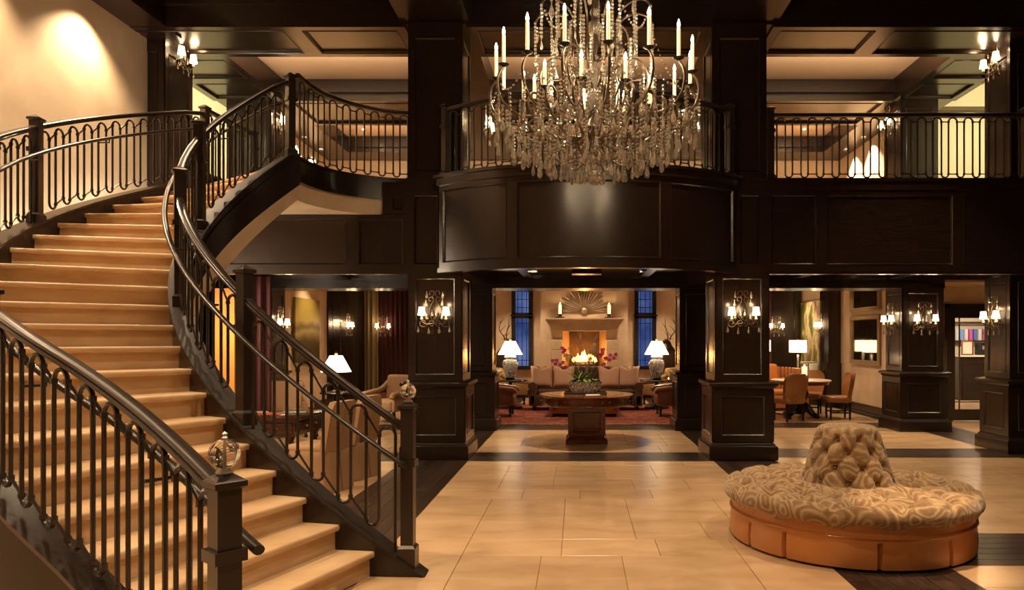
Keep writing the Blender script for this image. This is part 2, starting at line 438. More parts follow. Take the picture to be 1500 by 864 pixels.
def lay_planks(x0, x1, y0, y1, along='y', stuff=None):
    if along == 'y':
        cs = rows(x0, x1, .14)
        for a, b in zip(cs, cs[1:]):
            y = y0 - random.random()*.9
            while y < y1-.01:
                ln = random.uniform(1.5, 2.4); ya = max(y, y0); yb = min(y+ln, y1)
                if yb-ya > .05:
                    if stuff is None: inst('floor_plank', tile_mesh(b-a, yb-ya, PLANK, 'floor_plank'), floor, ((a+b)/2, (ya+yb)/2, 0))
                    else: stuff.box(a+.002, b-.002, ya, yb-.003, -.0065, 0)
                y += ln
    else:
        cs = rows(y0, y1, .14)
        for a, b in zip(cs, cs[1:]):
            x = x0 - random.random()*.9
            while x < x1-.01:
                ln = random.uniform(1.5, 2.4); xa = max(x, x0); xb = min(x+ln, x1)
                if xb-xa > .05:
                    if stuff is None: inst('floor_plank', tile_mesh(xb-xa, b-a, PLANKX, 'floor_plank_crosswise'), floor, ((xa+xb)/2, (a+b)/2, 0))
                    else: stuff.box(xa, xb-.003, a+.002, b-.002, -.0065, 0)
                x += ln
XL0, XL1, XR0, XR1, XE0, XE1 = -2.35, -1.5, 1.84, 2.69, 6.18, 7.08
lay_tiles(XL1, XR0, 4.0, 9.8); lay_tiles(XR1, XE0, 4.2, 5.28); lay_tiles(XR1, XE0, 6.16, 10.1)
lay_tiles(-5.9, XL0, 6.2, 9.8); lay_tiles(XL1, XR0, 10.57, 13.18); lay_tiles(XR1, XE0, 10.95, 13.5)
lay_tiles(XE1, 8.6, 10.95, 13.5)
lay_planks(XL0, XL1, 5.2, 13.18); lay_planks(XR0, XR1, 4.0, 9.8); lay_planks(XR1, XE0, 5.28, 6.16, 'x')
lay_planks(XL1, XR1, 9.8, 10.57, 'x'); lay_planks(XR1, XE0, 10.1, 10.95, 'x')
far_t = MB(); far_p = MB()
for a in ((-9.4, XL0-3.6, 3, 13.18), (-5.9, XL0, 10.57, 13.18), (XL1, XR0, 14.0, 21.4), (XR1, XE0, 14.35, 21.4), (-5.95, XL0, 14.0, 17.4), (-5.95, XL0, 18.2, 21.4),
          (XE1, 13.2, 14.7, 20.9), (XE1, 10.4, 13.5, 14.6), (8.6, 10.3, 4, 13.5), (XE1, 8.6, 4, 10.1), (-5.9, 10.3, -2.9, 4.0), (XR1, XR1, 4.0, 4.2), (XR1,10.3,4.0,4.2)):
    if a[1]-a[0] > .1: lay_tiles(*a, stuff=far_t)
for a in ((XR0, XR1, 9.8, 21.4, 'y'), (XL0, XL1, 13.18, 21.4, 'y'), (XE0, XE1, 4.2, 21.4, 'y'), (-5.9, XL0, 9.8, 10.57, 'x'), (-9.4, XR0, 13.18, 14.0, 'x'), (XR1, XE0, 13.5, 14.35, 'x'), (XE1, 10.3, 10.1, 10.95, 'x'), (-5.95, XL0, 17.4, 18.2, 'x')):
    lay_planks(a[0], a[1], a[2], a[3], a[4], stuff=far_p)
obj('tile_field', far_t, TRAV, floor, kind='stuff', smooth=0); obj('plank_field', far_p, PLANKX, floor, kind='stuff', smooth=0)
# ---------------------------------------------------------------- walls
def struct(name, m, material, smooth=38):
    o = obj(name, m, material, smooth=smooth); o['kind'] = 'structure'; return o
struct('wall_left', MB().box(-6.35, -6.2, -3, 10.5, 0, 6.5), PLASTER)
struct('wall_right', MB().box(6.6, 6.75, -3, 10.45, 0, 6.5), WOOD)
struct('wall_rear', MB().box(-6.4, 6.8, -3.15, -3, 0, 6.5), PLASTER)
# rooms behind: side walls, back wall with window openings
bx = MB()
bx.box(-9.5, -1.84, 20.5, 20.7, 0, 3.6); bx.box(-1.33, 1.63, 20.5, 20.7, 0, 3.6); bx.box(2.16, 10.5, 20.5, 20.7, 0, 3.6)
bx.box(-1.84, -1.33, 20.5, 20.7, 0, .835); bx.box(1.63, 2.16, 20.5, 20.7, 0, .835)
struct('wall_back', bx, PLASTER)
sw = MB().box(6.35, 6.5, 13.55, 20.5, 0, 3.6); sw.box(6.35, 6.5, 13.55, 17.6, 3.86, 6.0)
struct('wall_side_right', sw, PLASTER)
sl = MB().box(-6.23, -6.08, 13.55, 20.5, 0, 3.6); sl.box(-6.23, -6.08, 13.55, 17.6, 3.86, 6.0)
struct('wall_side_left', sl, PLASTER)
struct('wall_gallery_back', MB().box(-9.5, 10.5, 17.6, 17.75, 3.86, 6.9), PLASTER)
# second-floor corridor walls at both sides
yw = MB(); yw.box(-9.5, -6.3, 13.9, 14.0, 3.86, 6.9); yw.box(-9.6, -9.5, 10, 14, 0, 6.9); yw.box(-9.5, -6.35, 10.3, 10.4, 0, 6.9)
struct('wall_corridor_left', yw, YELLOW)
yw = MB(); yw.box(6.45, 10.5, 14.3, 14.4, 3.86, 6.9); yw.box(10.5, 10.6, 10, 14.4, 0, 6.9); yw.box(6.75, 10.5, 10.3, 10.4, 0, 6.9)
struct('wall_corridor_right', yw, YELLOW)
struct('trim_1', MB().box(6.8, 10.4, 14.14, 14.3, 6.12, 6.2).box(6.8, 10.4, 14.18, 14.3, 6.02, 6.12), mat('olive_cornice', (.10, .075, .035), .5))
struct('wall_far_left', MB().box(-9.6, -9.5, 14, 21, 0, 3.6), PLASTER)
# glass door wall
dw = MB(); dw.box(6.5, 7.45, 14.6, 14.7, 0, 2.8); dw.box(8.45, 13.4, 14.6, 14.7, 0, 2.8); dw.box(7.45, 8.45, 14.6, 14.7, 2.28, 2.8)
struct('wall_office', dw, PLASTER)
# dark skirting along the side walls
struct('baseboard_right', MB().box(6.30, 6.35, 13.6, 20.5, 0, .22).box(6.26, 6.35, 13.6, 20.5, 0, .06), WOOD)
struct('baseboard_left', MB().box(-6.08, -6.03, 13.6, 20.5, 0, .22), WOOD)
struct('baseboard_back', MB().box(-6, 6.3, 20.45, 20.5, 0, .22), WOOD)
# ---------------------------------------------------------------- upper floor slab, ceilings
LAND = [(-3.48, 8.9), (-3.44, 9.2), (-3.33, 9.5), (-3.12, 9.78), (-2.85, 9.98), (-2.60, 10.10), (-2.33, 10.16)]
GF = 3.86
up = [LAND[0]] + LAND[1:] + [(-2.33, 9.98), (6.3, 9.98), (6.3, 10.5), (10.5, 10.5), (10.5, 21), (-9.5, 21), (-9.5, 10.5), (-5.9, 10.5), (-5.2, 10.45), (-4.97, 10.3)]
struct('floor_upper', MB().prism(up, 3.6, GF), mat('tan_carpet', (.30, .20, .11), .9))
# ground ceiling behind the fascia, with coffer ribs
cg = struct('ceiling_lower', MB().box(-9.4, 10.4, 10.1, 13.0, 2.8, 2.9), WOODH)
for x0, x1 in ((-4.2, -4.05), (-5.7, -5.5), (3.8, 3.95), (5.5, 5.7), (.0, .0)):
    if x1 > x0: obj('ceiling_rib', MB().box(x0, x1, 10.1, 13.0, 2.73, 2.8), WOODH, cg)
for x0, x1 in ((-2.33, -1.61), (1.90, 2.62)): obj('ceiling_beam', MB().box(x0, x1, 10.6, 13.0, 2.62, 2.8), WOODH, cg)
for y0, y1 in ((10.1, 10.35), (12.85, 13.0)):
    obj('ceiling_rib', MB().box(-6, -2.33, y0, y1, 2.73, 2.8).box(-1.61, 1.9, y0, y1, 2.73, 2.8).box(2.62, 6.3, y0, y1, 2.73, 2.8), WOODH, cg)
for x0, x1 in ((-.95, -.80), (1.07, 1.22)): obj('ceiling_rib', MB().box(x0, x1, 10.1, 13.0, 2.73, 2.8), WOODH, cg)
bm2 = MB().box(-9.4, 6.6, 13.02, 13.75, 2.57, 3.6); struct('trim_2', bm2, WOODH)
bm3 = MB().box(6.6, 10.4, 13.02, 13.5, 2.72, 3.6); struct('trim_3', bm3, WOODH)
struct('ceiling_office', MB().box(6.5, 13.4, 13.5, 21.0, 2.72, 2.85), CREAM)
struct('ceiling_back_rooms', MB().box(-9.4, 6.4, 13.75, 20.6, 3.5, 3.6), CREAM)
# crown under the beam
struct('trim_4', MB().box(-6, 6.3, 12.97, 13.02, 2.60, 2.66).box(-6, 6.3, 12.985, 13.02, 2.57, 2.6), WOODH)
# upper ceilings: soffit at 6.0 with trays to 6.3
uc = MB()
TR = ((-5.35, -2.45), (-1.5, 1.85), (2.75, 5.7))
for y0, y1 in ((10.0, 11.06), (13.1, 14.6), (16.8, 17.6)): uc.box(-6.6, 6.83, y0, y1, 6.0, 6.45)
for y0, y1 in ((11.06, 13.1), (14.6, 16.8)):
    for x0, x1 in ((-6.6, -5.35), (-2.45, -1.5), (1.85, 2.75), (5.7, 6.83)): uc.box(x0, x1, y0, y1, 6.0, 6.45)
ceil_up = struct('ceiling_gallery', uc, WOODH)
for y0, y1 in ((11.06, 13.1), (14.6, 16.8)):
    for x0, x1 in TR:
        obj('tray_ceiling', MB().box(x0, x1, y0, y1, 6.36, 6.44), CREAM, ceil_up)
        k = MB()
        k.loft([[(x0+a, y0+a, z), (x1-a, y0+a, z), (x1-a, y1-a, z), (x0+a, y1-a, z)] for a, z in ((0, 6.10), (.015, 6.10), (.03, 6.2), (.10, 6.33), (.11, 6.36))], caps=False)
        kk = MB().box(x0+.0, x1-.0, y1-.08, y1, 6.1, 6.3)
        obj('tray_cornice', kk, WOODH, ceil_up)
# recessed-panel mouldings on the soffit undersides
def soffit_frame(x0, x1, y0, y1, z, s=.13, parent=None, name='soffit_panel_frame', m=None):
    fm = lambda a, b, d: (a, b, z - d)
    k = MB().panel(fm, x0, x1, y0, y1, s, s, s, s, .035, 1, .03)
    return obj(name, k, m or WOODH, parent)
for x0, x1 in ((-6.6, -4.0), (-4.0, -2.4), (-1.55, .15), (.15, 1.85), (2.7, 4.3), (4.3, 6.83)): soffit_frame(x0, x1, 10.0, 11.06, 6.0, parent=ceil_up)
for x0, x1 in ((-6.6, -5.35), (5.7, 6.83)):
    for y0, y1 in ((11.06, 12.1), (12.1, 13.1)): soffit_frame(x0, x1, y0, y1, 6.0, parent=ceil_up)
for x0, x1 in ((-5.35, -2.45), (-1.5, 1.85), (2.75, 5.7)): soffit_frame(x0, x1, 13.1, 14.6, 6.0, parent=ceil_up)
# corridor ceilings
struct('ceiling_corridor_left', MB().box(-9.5, -6.6, 10.3, 14, 6.9, 7.0), YELLOW)
struct('ceiling_corridor_right', MB().box(6.83, 10.5, 10.3, 14.4, 6.9, 7.0), YELLOW)
# hall ceiling and its beams
ch = struct('ceiling_hall', MB().box(-6.4, 6.8, -3, 10.0, 6.35, 6.5), WOODH)
for x0, x1 in ((-6.2, -5.75), (-2.45, -1.5), (1.85, 2.75), (6.1, 6.6)):
    b = obj('ceiling_beam', MB().box(x0, x1, -3, 10.0, 6.03, 6.35), WOODH, ch)
    obj('beam_moulding', MB().box(x0-.04, x0, -3, 10, 6.27, 6.35).box(x1, x1+.04, -3, 10, 6.27, 6.35), WOODH, b)
for y0, y1 in ((1.6, 2.3), (5.6, 6.3)):
    b = obj('ceiling_beam', MB().box(-6.2, 6.6, y0, y1, 6.04, 6.35), WOODH, ch)
obj('beam_moulding', MB().box(-6.2, 6.6, 9.94, 10.0, 6.26, 6.35), WOODH, ch)
obj('crown_moulding', MB().box(-6.2, -5.7, -3, 10.4, 5.97, 6.03), WOODH, ch)
# ---------------------------------------------------------------- fascia of the gallery
fy = 9.98
fas = struct('trim_5', MB().box(-5.98, -1.86, fy, 10.1, 2.58, 3.37).box(-2.7, -1.86, fy, 10.1, 3.37, GF-.04).box(2.12, 6.3, fy, 10.1, 2.58, GF-.04).box(-1.86, 2.12, 10.05, 10.12, 2.75, GF-.04), WOODH)
def fascia_run(fm, pan, z0, z1, ns=1, par=None):
    for (a, b, l, r) in pan:
        obj('panel_frame', MB().panel(fm, a, b, z0, z1, l, r, .1, .19, .03, ns), WOODH, par)
        obj('panel', MB().mbox(fm, a+l+.022, b-r-.022, z0+.122, z1-.212, .0, .006, ns), WOODH, par)
fm = flat((0, fy, 0), (1,0,0), (0,-1,0))
fascia_run(fm, [(2.12, 2.58, .11, .09), (2.58, 3.34, .08, .07), (3.34, 5.22, .08, .07), (5.22, 6.3, .08, .1), (-2.36, -1.86, .10, .07)], 2.58, 3.82, par=fas)
for (a, b, l, r) in ((-3.1, -2.36, .08, .05), (-4.9, -3.1, .1, .1), (-5.98, -4.9, .1, .1)):
    obj('panel_frame', MB().panel(fm, a, b, 2.58, 3.36, l, r, .1, .06, .03), WOODH, fas)
    obj('panel', MB().mbox(fm, a+l+.022, b-r-.022, 2.70, 3.28, 0, .006), WOODH, fas)
obj('panel_frame', MB().panel(fm, -2.62, -2.36, 3.38, 3.66, .06, .06, .05, .05, .03), WOODH, fas)
obj('ledge', MB().box(2.12, 6.3, 9.90, 10.14, GF-.04, GF).box(2.12, 6.3, 9.93, 9.98, GF-.16, GF-.04).box(-2.36, -1.86, 9.90, 10.14, GF-.04, GF).box(-2.36, -1.86, 9.93, 9.98, GF-.16, GF-.04), WOODH, fas)
obj('lower_edge', MB().box(2.12, 6.3, 9.955, 10.1, 2.55, 2.60).box(-5.98, -1.86, 9.955, 10.1, 2.55, 2.60), WOODH, fas)
# balcony that bulges over the table
XC = .13; RB = 3.11; YB = 12.19; HA = math.asin(1.99/RB)
def fmb(s, z, d):
    a = s / RB; return (XC + (RB+d)*math.sin(a), YB - (RB+d)*math.cos(a), z)
SB = HA*RB
balc = thing('balcony', 'curved dark panelled balcony bulging out between the two near pillars', 'balcony', (XC, 10.0, 2.6))
NSB = 32
obj('balcony_wall', MB().mbox(fmb, -SB, SB, 2.58, GF-.04, -.12, 0, NSB), WOODH, balc, world=True)
def sp(px):   # arc position seen at a photo column
    lo, hi = -SB, SB
    for _ in range(40):
        m_ = (lo+hi)/2; p = fmb(m_, 3, 0)
        if 847+p[0]*F/p[1] < px: lo = m_
        else: hi = m_
    return lo
s1, s2 = sp(751), sp(974)
for a, b in ((-SB, s1), (s1, s2), (s2, SB)):
    obj('panel_frame', MB().panel(fmb, a, b, 2.58, 3.82, .07, .07, .1, .17, .03, 16), WOODH, balc, world=True)
    obj('panel', MB().mbox(fmb, a+.092, b-.092, 2.702, 3.628, 0, .006, 16), WOODH, balc, world=True)
obj('ledge', MB().mbox(fmb, -SB-.05, SB+.05, GF-.04, GF, -.16, .09, NSB).mbox(fmb, -SB-.02, SB+.02, GF-.14, GF-.04, -.1, .06, NSB), WOODH, balc, world=True)
obj('lower_edge', MB().mbox(fmb, -SB-.02, SB+.02, 2.55, 2.61, -.12, .045, NSB), WOODH, balc, world=True)
arc = [fmb(-SB+2*SB*i/24, 0, -.1)[:2] for i in range(25)]
obj('balcony_floor', MB().prism(arc + [(2.1, 10.1), (-1.85, 10.1)], 3.6, GF-.005), WOODH, balc, world=True)
obj('balcony_soffit', MB().prism(arc + [(2.1, 10.1), (-1.85, 10.1)], 2.8, 2.88), WOODH, balc, world=True)
for x0, x1 in ((-.95, -.80), (1.07, 1.22)): obj('soffit_rib', MB().box(x0, x1, 9.42, 10.1, 2.7, 2.8), WOODH, balc, world=True)
obj('ceiling_boss', MB().box(-.1, .37, 11.45, 11.75, 2.69, 2.8), WOODH, cg)
# ---------------------------------------------------------------- pillars
def four(x0, x1, y0, y1):
    return (((x0,y0,0),(1,0,0),(0,-1,0),x1-x0), ((x1,y0,0),(0,1,0),(1,0,0),y1-y0), ((x1,y1,0),(-1,0,0),(0,1,0),x1-x0), ((x0,y1,0),(0,-1,0),(-1,0,0),y1-y0))
def pillar(x0, x1, y0, y1, top, label, group=None, faces=(0,1,3)):
    t = thing('pillar', label, 'pillar', ((x0+x1)/2, (y0+y1)/2, 0), 0, group)
    obj('shaft', MB().box(x0, x1, y0, y1, 1.0, top), WOOD, t, world=True)
    b = .05
    obj('pedestal', MB().box(x0-b, x1+b, y0-b, y1+b, 0, 1.0), WOOD, t, world=True)
    k = MB()
    def ring(e, z): return [(x0-e,y0-e,z),(x1+e,y0-e,z),(x1+e,y1+e,z),(x0-e,y1+e,z)]
    k.loft([ring(e, z) for e, z in ((.11,0),(.11,.17),(.105,.185),(.085,.19),(.075,.215),(.05,.24))], caps=False)
    obj('base', k, WOOD, t, world=True)
    k = MB().loft([ring(e, z) for e, z in ((.05,.96),(.075,.985),(.08,1.01),(.11,1.015),(.11,1.05),(.10,1.06),(.03,1.075),(.0,1.08))], caps=False)
    obj('cap', k, WOOD, t, world=True)
    for i, (o, u, n, wd) in enumerate(four(x0-b, x1+b, y0-b, y1+b)):
        if i not in faces: continue
        fmm = flat(o, u, n)
        obj('panel_frame', MB().panel(fmm, 0, wd, .24, .965, .115, .115, .09, .1, .018), WOOD, t, world=True)
        obj('panel', MB().mbox(fmm, .137, wd-.137, .352, .843, 0, .004), WOOD, t, world=True)
    for i, (o, u, n, wd) in enumerate(four(x0, x1, y0, y1)):
        if i not in faces: continue
        fmm = flat(o, u, n)
        obj('panel_frame', MB().panel(fmm, 0, wd, 1.08, top, .09, .09, .08, .09, .018), WOOD, t, world=True)
        obj('panel', MB().mbox(fmm, .112, wd-.112, 1.182, top-.112, 0, .004), WOOD, t, world=True)
    return t
def upper_pillar(x0, x1, y0, y1, label, faces=(0,1,3)):
    t = thing('pillar', label, 'pillar', ((x0+x1)/2, (y0+y1)/2, GF), 0)
    obj('shaft', MB().box(x0, x1, y0, y1, GF, 6.0), WOOD, t, world=True)
    for i, (o, u, n, wd) in enumerate(four(x0, x1, y0, y1)):
        if i not in faces: continue
        fmm = flat(o, u, n)
        obj('panel_frame', MB().panel(fmm, 0, wd, GF, 6.0, .08, .08, .1, .2, .018), WOOD, t, world=True)
        obj('panel', MB().mbox(fmm, .102, wd-.102, GF+.122, 5.778, 0, .004), WOOD, t, world=True)
pillar(-2.33, -1.61, 9.98, 10.68, 2.58, 'near dark panelled pillar left of the curved balcony, bearing a sconce')
pillar(1.90, 2.62, 9.98, 10.68, 2.58, 'near dark panelled pillar right of the curved balcony, bearing a sconce')
pillar(-2.33, -1.58, 13.15, 13.75, 2.57, 'rear dark panelled pillar left of the fireplace room opening')
pillar(1.86, 2.6, 13.15, 13.75, 2.57, 'rear dark panelled pillar right of the fireplace room opening')
pillar(5.83, 6.55, 13.0, 13.68, 2.57, 'dark panelled pillar with two sconces between the mirror wall and the glass door')
pillar(-6.3, -5.56, 13.0, 13.68, 2.57, 'dark panelled pillar behind the stair beside the velvet curtain')
pillar(6.28, 7.4, 10.5, 11.15, 2.58, 'dark panelled pier at the right edge bearing a sconce')
upper_pillar(-2.33, -1.61, 9.98, 10.68, 'upper dark pillar left of the chandelier, standing on the gallery')
upper_pillar(1.86, 2.58, 9.98, 10.68, 'upper dark pillar right of the chandelier, standing on the gallery')
upper_pillar(5.8, 6.45, 13.0, 13.68, 'upper rear pillar with a sconce behind the right gallery railing')
upper_pillar(-6.3, -5.53, 13.0, 13.68, 'upper rear pillar with a sconce seen behind the stair railing')
upper_pillar(6.28, 7.0, 10.5, 11.15, 'upper pier at the right end of the gallery bearing a sconce')
upper_pillar(-6.3, -5.96, 10.42, 11.15, 'upper pier at the corner of the plaster wall bearing a sconce')
obj_pier = struct('trim_6', MB().box(6.3, 7.0, 10.0, 10.5, 2.58, GF).box(-6.3, -5.98, 10.42, 11.15, 0, GF), WOOD)
# downlight fixtures at the lamps' places
lens = link_mesh('lens', MB().lathe([(.045, 0), (.045, .006)], 14), DLIGHT)
ringm = MB(); ringm.lathe([(.05,.0),(.05,-.006),(.066,-.006),(.07,.004)], 16); ringm = link_mesh('trim_ring', ringm, STEEL)
for i, (x, y, z, p, c, s) in enumerate(DOWN):
    if z < 2.9: pl = 'under the low ceiling'
    elif z < 4: pl = 'in the back room ceiling'
    elif y > 13: pl = 'in the soffit over the upper side wall'
    else: pl = 'unseen in the coffered hall ceiling'
    lab = {(0.135, 2.69): 'recessed downlight centred above the round table', (-0.75, 2.79): 'recessed downlight behind the round table on the left', (1.1, 2.79): 'recessed downlight behind the round table on the right',
        (4.3, 2.79): 'recessed downlight under the right fascia nearest the hall', (5.1, 2.79): 'recessed downlight nearest the pillar with two sconces', (-3.7, 2.79): 'recessed downlight in the low ceiling beside the stair', (7.7, 2.79): 'recessed downlight before the glass door',
        (0.1, 5.99): 'recessed downlight at the gallery back wall behind the chandelier'}.get((x, z))
    if z == 5.99 and not lab: lab = 'recessed downlight over the upper %s side wall, %s of the pair' % ('left' if x < 0 else 'right', 'nearer' if y < 16 else 'farther')
    t = thing('downlight', lab or 'small round recessed downlight ' + pl, 'downlight', (x, y, z), 0, 'recessed downlights ' + pl)
    inst('lens', lens, t, (0, 0, .002)); inst('trim_ring', ringm, t, (0,0,0))
# ---------------------------------------------------------------- curved staircase
CQ = [(-3.6368, -1.2794, 1.2664, 0.2617, -0.0956), (6.4625, 2.3721, 0.637, -0.4459, -0.1248), (-4.752, -2.0249, 1.5704, 0.574, -0.3413), (5.6197, 3.5865, 1.2387, -0.1165, -0.0415)]
def cv(i, k):
    t = (k-11.5)/10.5
    return sum(c*t**j for j, c in enumerate(CQ[i]))
RI = .1770
def I(k): return Vector((cv(0,k), cv(1,k), 0))
def O0(k): return Vector((cv(2,k), cv(3,k), 0))
def O(k):
    if k >= 2.5: return O0(k)
    a = Vector((-1.265, 2.715, 0)); c = O0(2.5); b = c + (O0(2.5)-O0(2.8)).normalized()*.62
    t = k/2.5; return a*(1-t)**2 + b*2*t*(1-t) + c*t*t
def nrm(k): return (I(k)-O0(k)).normalized()
def side(fn, k, sgn):
    e = .01; t = (fn(k+e)-fn(k-e)).normalized(); n = Vector((t.y, -t.x, 0))   # to the right when climbing = towards the inner side
    return n * sgn
def ip(k, off): return I(k) + side(I, k, 1)*off       # off > 0: away from the treads
def op(k, off): return O(k) + side(O, k, -1)*off
st = thing('staircase', 'curved travertine staircase with dark stringers sweeping up to the gallery', 'staircase', (-2.0, 4.6, 0))
def nosepts(k, ext=0):
    a = I(k); b = O0(k)
    if k <= 2: b = b + (b-a).normalized()*(.12 if k == 1 else .04)
    return a, b
for k in range(1, 22):
    a, b = nosepts(k); c, d = nosepts(k+1)
    z = k*RI
    fw = Vector((-(b-a).y, (b-a).x, 0)).normalized()     # towards the lower steps?
    if fw.dot((a+b)/2-(c+d)/2) < 0: fw = -fw
    n = 8
    top = []
    f1, f2 = a+fw*.032, b+fw*.032
    bk1, bk2 = c-fw*.0, d-fw*.0
    prof = ((0, -.045), (.008, -.05), (0.0, -.045))
    m = MB()
    lo = []
    for (e, zz) in ((-.022, z-.045), (-.004, z-.042), (.0, z-.03), (.0, z-.012), (-.006, z-.002), (-.014, z)):
        lo.append([tuple((a+fw*(.034+e)) + Vector((0,0,zz))), tuple((b+fw*(.034+e)) + Vector((0,0,zz)))])
    lo.append([tuple(c + Vector((0,0,z))), tuple(d + Vector((0,0,z)))])
    lo.append([tuple(c + Vector((0,0,z-.045))), tuple(d + Vector((0,0,z-.045)))])
    vs = [p for l_ in lo for p in l_]; nn = len(lo)
    fs = [(2*i, 2*i+1, 2*((i+1)%nn)+1, 2*((i+1)%nn)) for i in range(nn)] + [tuple(2*i for i in range(nn)), tuple(2*i+1 for i in range(nn-1, -1, -1))]
    m.add(vs, fs)
    obj('tread', m, STONE, st, world=True, smooth=50)
for k in range(1, 23):
    a, b = nosepts(k); z0, z1 = (k-1)*RI, k*RI - (.045 if k < 22 else -.0)
    z1 = min(z1, 3.89)
    dn = (b-a).normalized(); pr = Vector((-dn.y, dn.x, 0))
    up_ = (I(k+.5)+O0(k+.5))/2-(I(k)+O0(k))/2
    if pr.dot(up_) < 0: pr = -pr
    m = MB().add([tuple(a+Vector((0,0,z0))), tuple(b+Vector((0,0,z0))), tuple(b+pr*.02+Vector((0,0,z0))), tuple(a+pr*.02+Vector((0,0,z0))),
                  tuple(a+Vector((0,0,z1))), tuple(b+Vector((0,0,z1))), tuple(b+pr*.02+Vector((0,0,z1))), tuple(a+pr*.02+Vector((0,0,z1)))],
                 [(0,3,2,1),(4,5,6,7),(0,1,5,4),(1,2,6,5),(2,3,7,6),(3,0,4,7)])
    obj('riser', m, STONE, st, world=True, smooth=0)
def strip(pf, k0, k1, o0, o1, zt, zb, n=90):
    loops = []
    for i in range(n+1):
        k = k0+(k1-k0)*i/n; a = pf(k, o0); b = pf(k, o1); t, bt = zt(k), zb(k)
        loops.append([(a.x,a.y,bt),(b.x,b.y,bt),(b.x,b.y,t),(a.x,a.y,t)])
    return MB().loft(loops)
KE = 22.0
ct = lambda k: min(k*RI+.075, GF+.02)
cb = lambda k: max(0, min(k*RI-.36, 3.6))
obj('stringer', strip(ip, -.55, KE, -.012, .13, ct, cb), WOOD, st, world=True, label='dark inner stringer')
obj('stringer_cap', strip(ip, -.6, KE, -.025, .15, lambda k: ct(k)+.02, lambda k: ct(k)-.004), WOODM, st, world=True)
_kk = [5.2*i/60 for i in range(61)]; _ss = [0]
for _i in range(60): _ss.append(_ss[-1]+(O(_kk[_i+1])-O(_kk[_i])).length)
def sfrac(k):
    k = max(0, min(5.2, k)); i = min(59, int(k/5.2*60)); return (_ss[i]+(_ss[i+1]-_ss[i])*(k/5.2*60-i))/_ss[-1]
dip = lambda k: .075*math.exp(-((k-5.2)/2.4)**2)
def cto(k):
    return ct(k)-dip(k) if k >= 5.2 else .075+(ct(5.2)-.15)*sfrac(k) if k > 0 else .075
obj('stringer', strip(op, -.1, KE, -.012, .13, cto, lambda k: max(0, min(k*RI-(.85 if k < 9 else max(.36, .85-.09*(k-9))), 3.6))), WOODM, st, world=True, label='dark outer stringer')
obj('stringer_cap', strip(op, -.15, KE, -.025, .15, lambda k: cto(k)+.02, lambda k: cto(k)-.004), WOOD, st, world=True)
obj('stringer_face', strip(ip, 1.5, KE, .13, .142, lambda k: k*RI-.02, lambda k: max(0, k*RI-.33)), WOOD, st, world=True)
cz0 = lambda k: max(0.0, cb(k)-.34) if k < 20.5 else cb(k)-.34+(.11*(k-20.5)/1.5)
def soff():
    loops = []
    for i in range(61):
        k = 1.2+(KE-1.2)*i/60; a = ip(k, .115); b = op(k, .1); th = .34 if k < 13 else .34-.175*(k-13)/9; z = max(0.0, cb(k)-th) if cb(k) > .34 else 0; t = cb(k)+.05
        loops.append([(a.x,a.y,z),(b.x,b.y,z),(b.x,b.y,t),(a.x,a.y,t)])
    return MB().loft(loops)
obj('soffit', soff(), PLASTER, st, world=True, label='cream plaster underside')
# landing body with its curved edge
ld = thing('landing', 'stair landing with dark curved fascia and cream plaster underside', 'landing', (-3.4, 9.6, 3.4))
LP = LAND[:]
def dense(pts, n=6):
    out = []
    for i in range(len(pts)-1):
        p0 = Vector((*pts[max(i-1,0)],0)); p1 = Vector((*pts[i],0)); p2 = Vector((*pts[i+1],0)); p3 = Vector((*pts[min(i+2,len(pts)-1)],0))
        for j in range(n):
            t = j/n
            out.append(.5*((2*p1)+(p2-p0)*t+(2*p0-5*p1+4*p2-p3)*t*t+(3*p1-p0-3*p2+p3)*t**3))
    out.append(Vector((*pts[-1],0))); return out
LC = dense(LP)
def ln(i):
    t = (LC[min(i+1,len(LC)-1)]-LC[max(i-1,0)]).normalized(); return Vector((t.y,-t.x,0))   # outward to the hall
def lstrip(o0, o1, z0, z1, i1=None):
    loops = []
    for i in range(len(LC) if i1 is None else i1):
        a = LC[i]+ln(i)*o0; b = LC[i]+ln(i)*o1
        loops.append([(a.x,a.y,z0),(b.x,b.y,z0),(b.x,b.y,z1),(a.x,a.y,z1)])
    return MB().loft(loops)
obj('fascia', lstrip(-.06, .05, 3.60, GF+.0), WOOD, ld, world=True)
obj('fascia_cap', lstrip(-.08, .08, GF, GF+.03), WOOD, ld, world=True)
obj('fascia_moulding', lstrip(.03, .075, 3.58, 3.62), WOOD, ld, world=True)
ca = [p for p in LC if p.x < -2.64]
poly = [tuple(p[:2]) for p in ca] + [(-2.64, 10.6), (-5.0, 10.6), tuple(O0(21.9)[:2])]
obj('plaster_body', MB().prism(poly, 3.37, 3.6), PLASTER, ld, world=True)
poly2 = [tuple(p[:2]) for p in LC] + [(-2.33, 10.6), (-5.0, 10.6), tuple(O0(22)[:2])]
obj('landing_floor', MB().prism(poly2, 3.6, 3.885), STONE, ld, world=True)
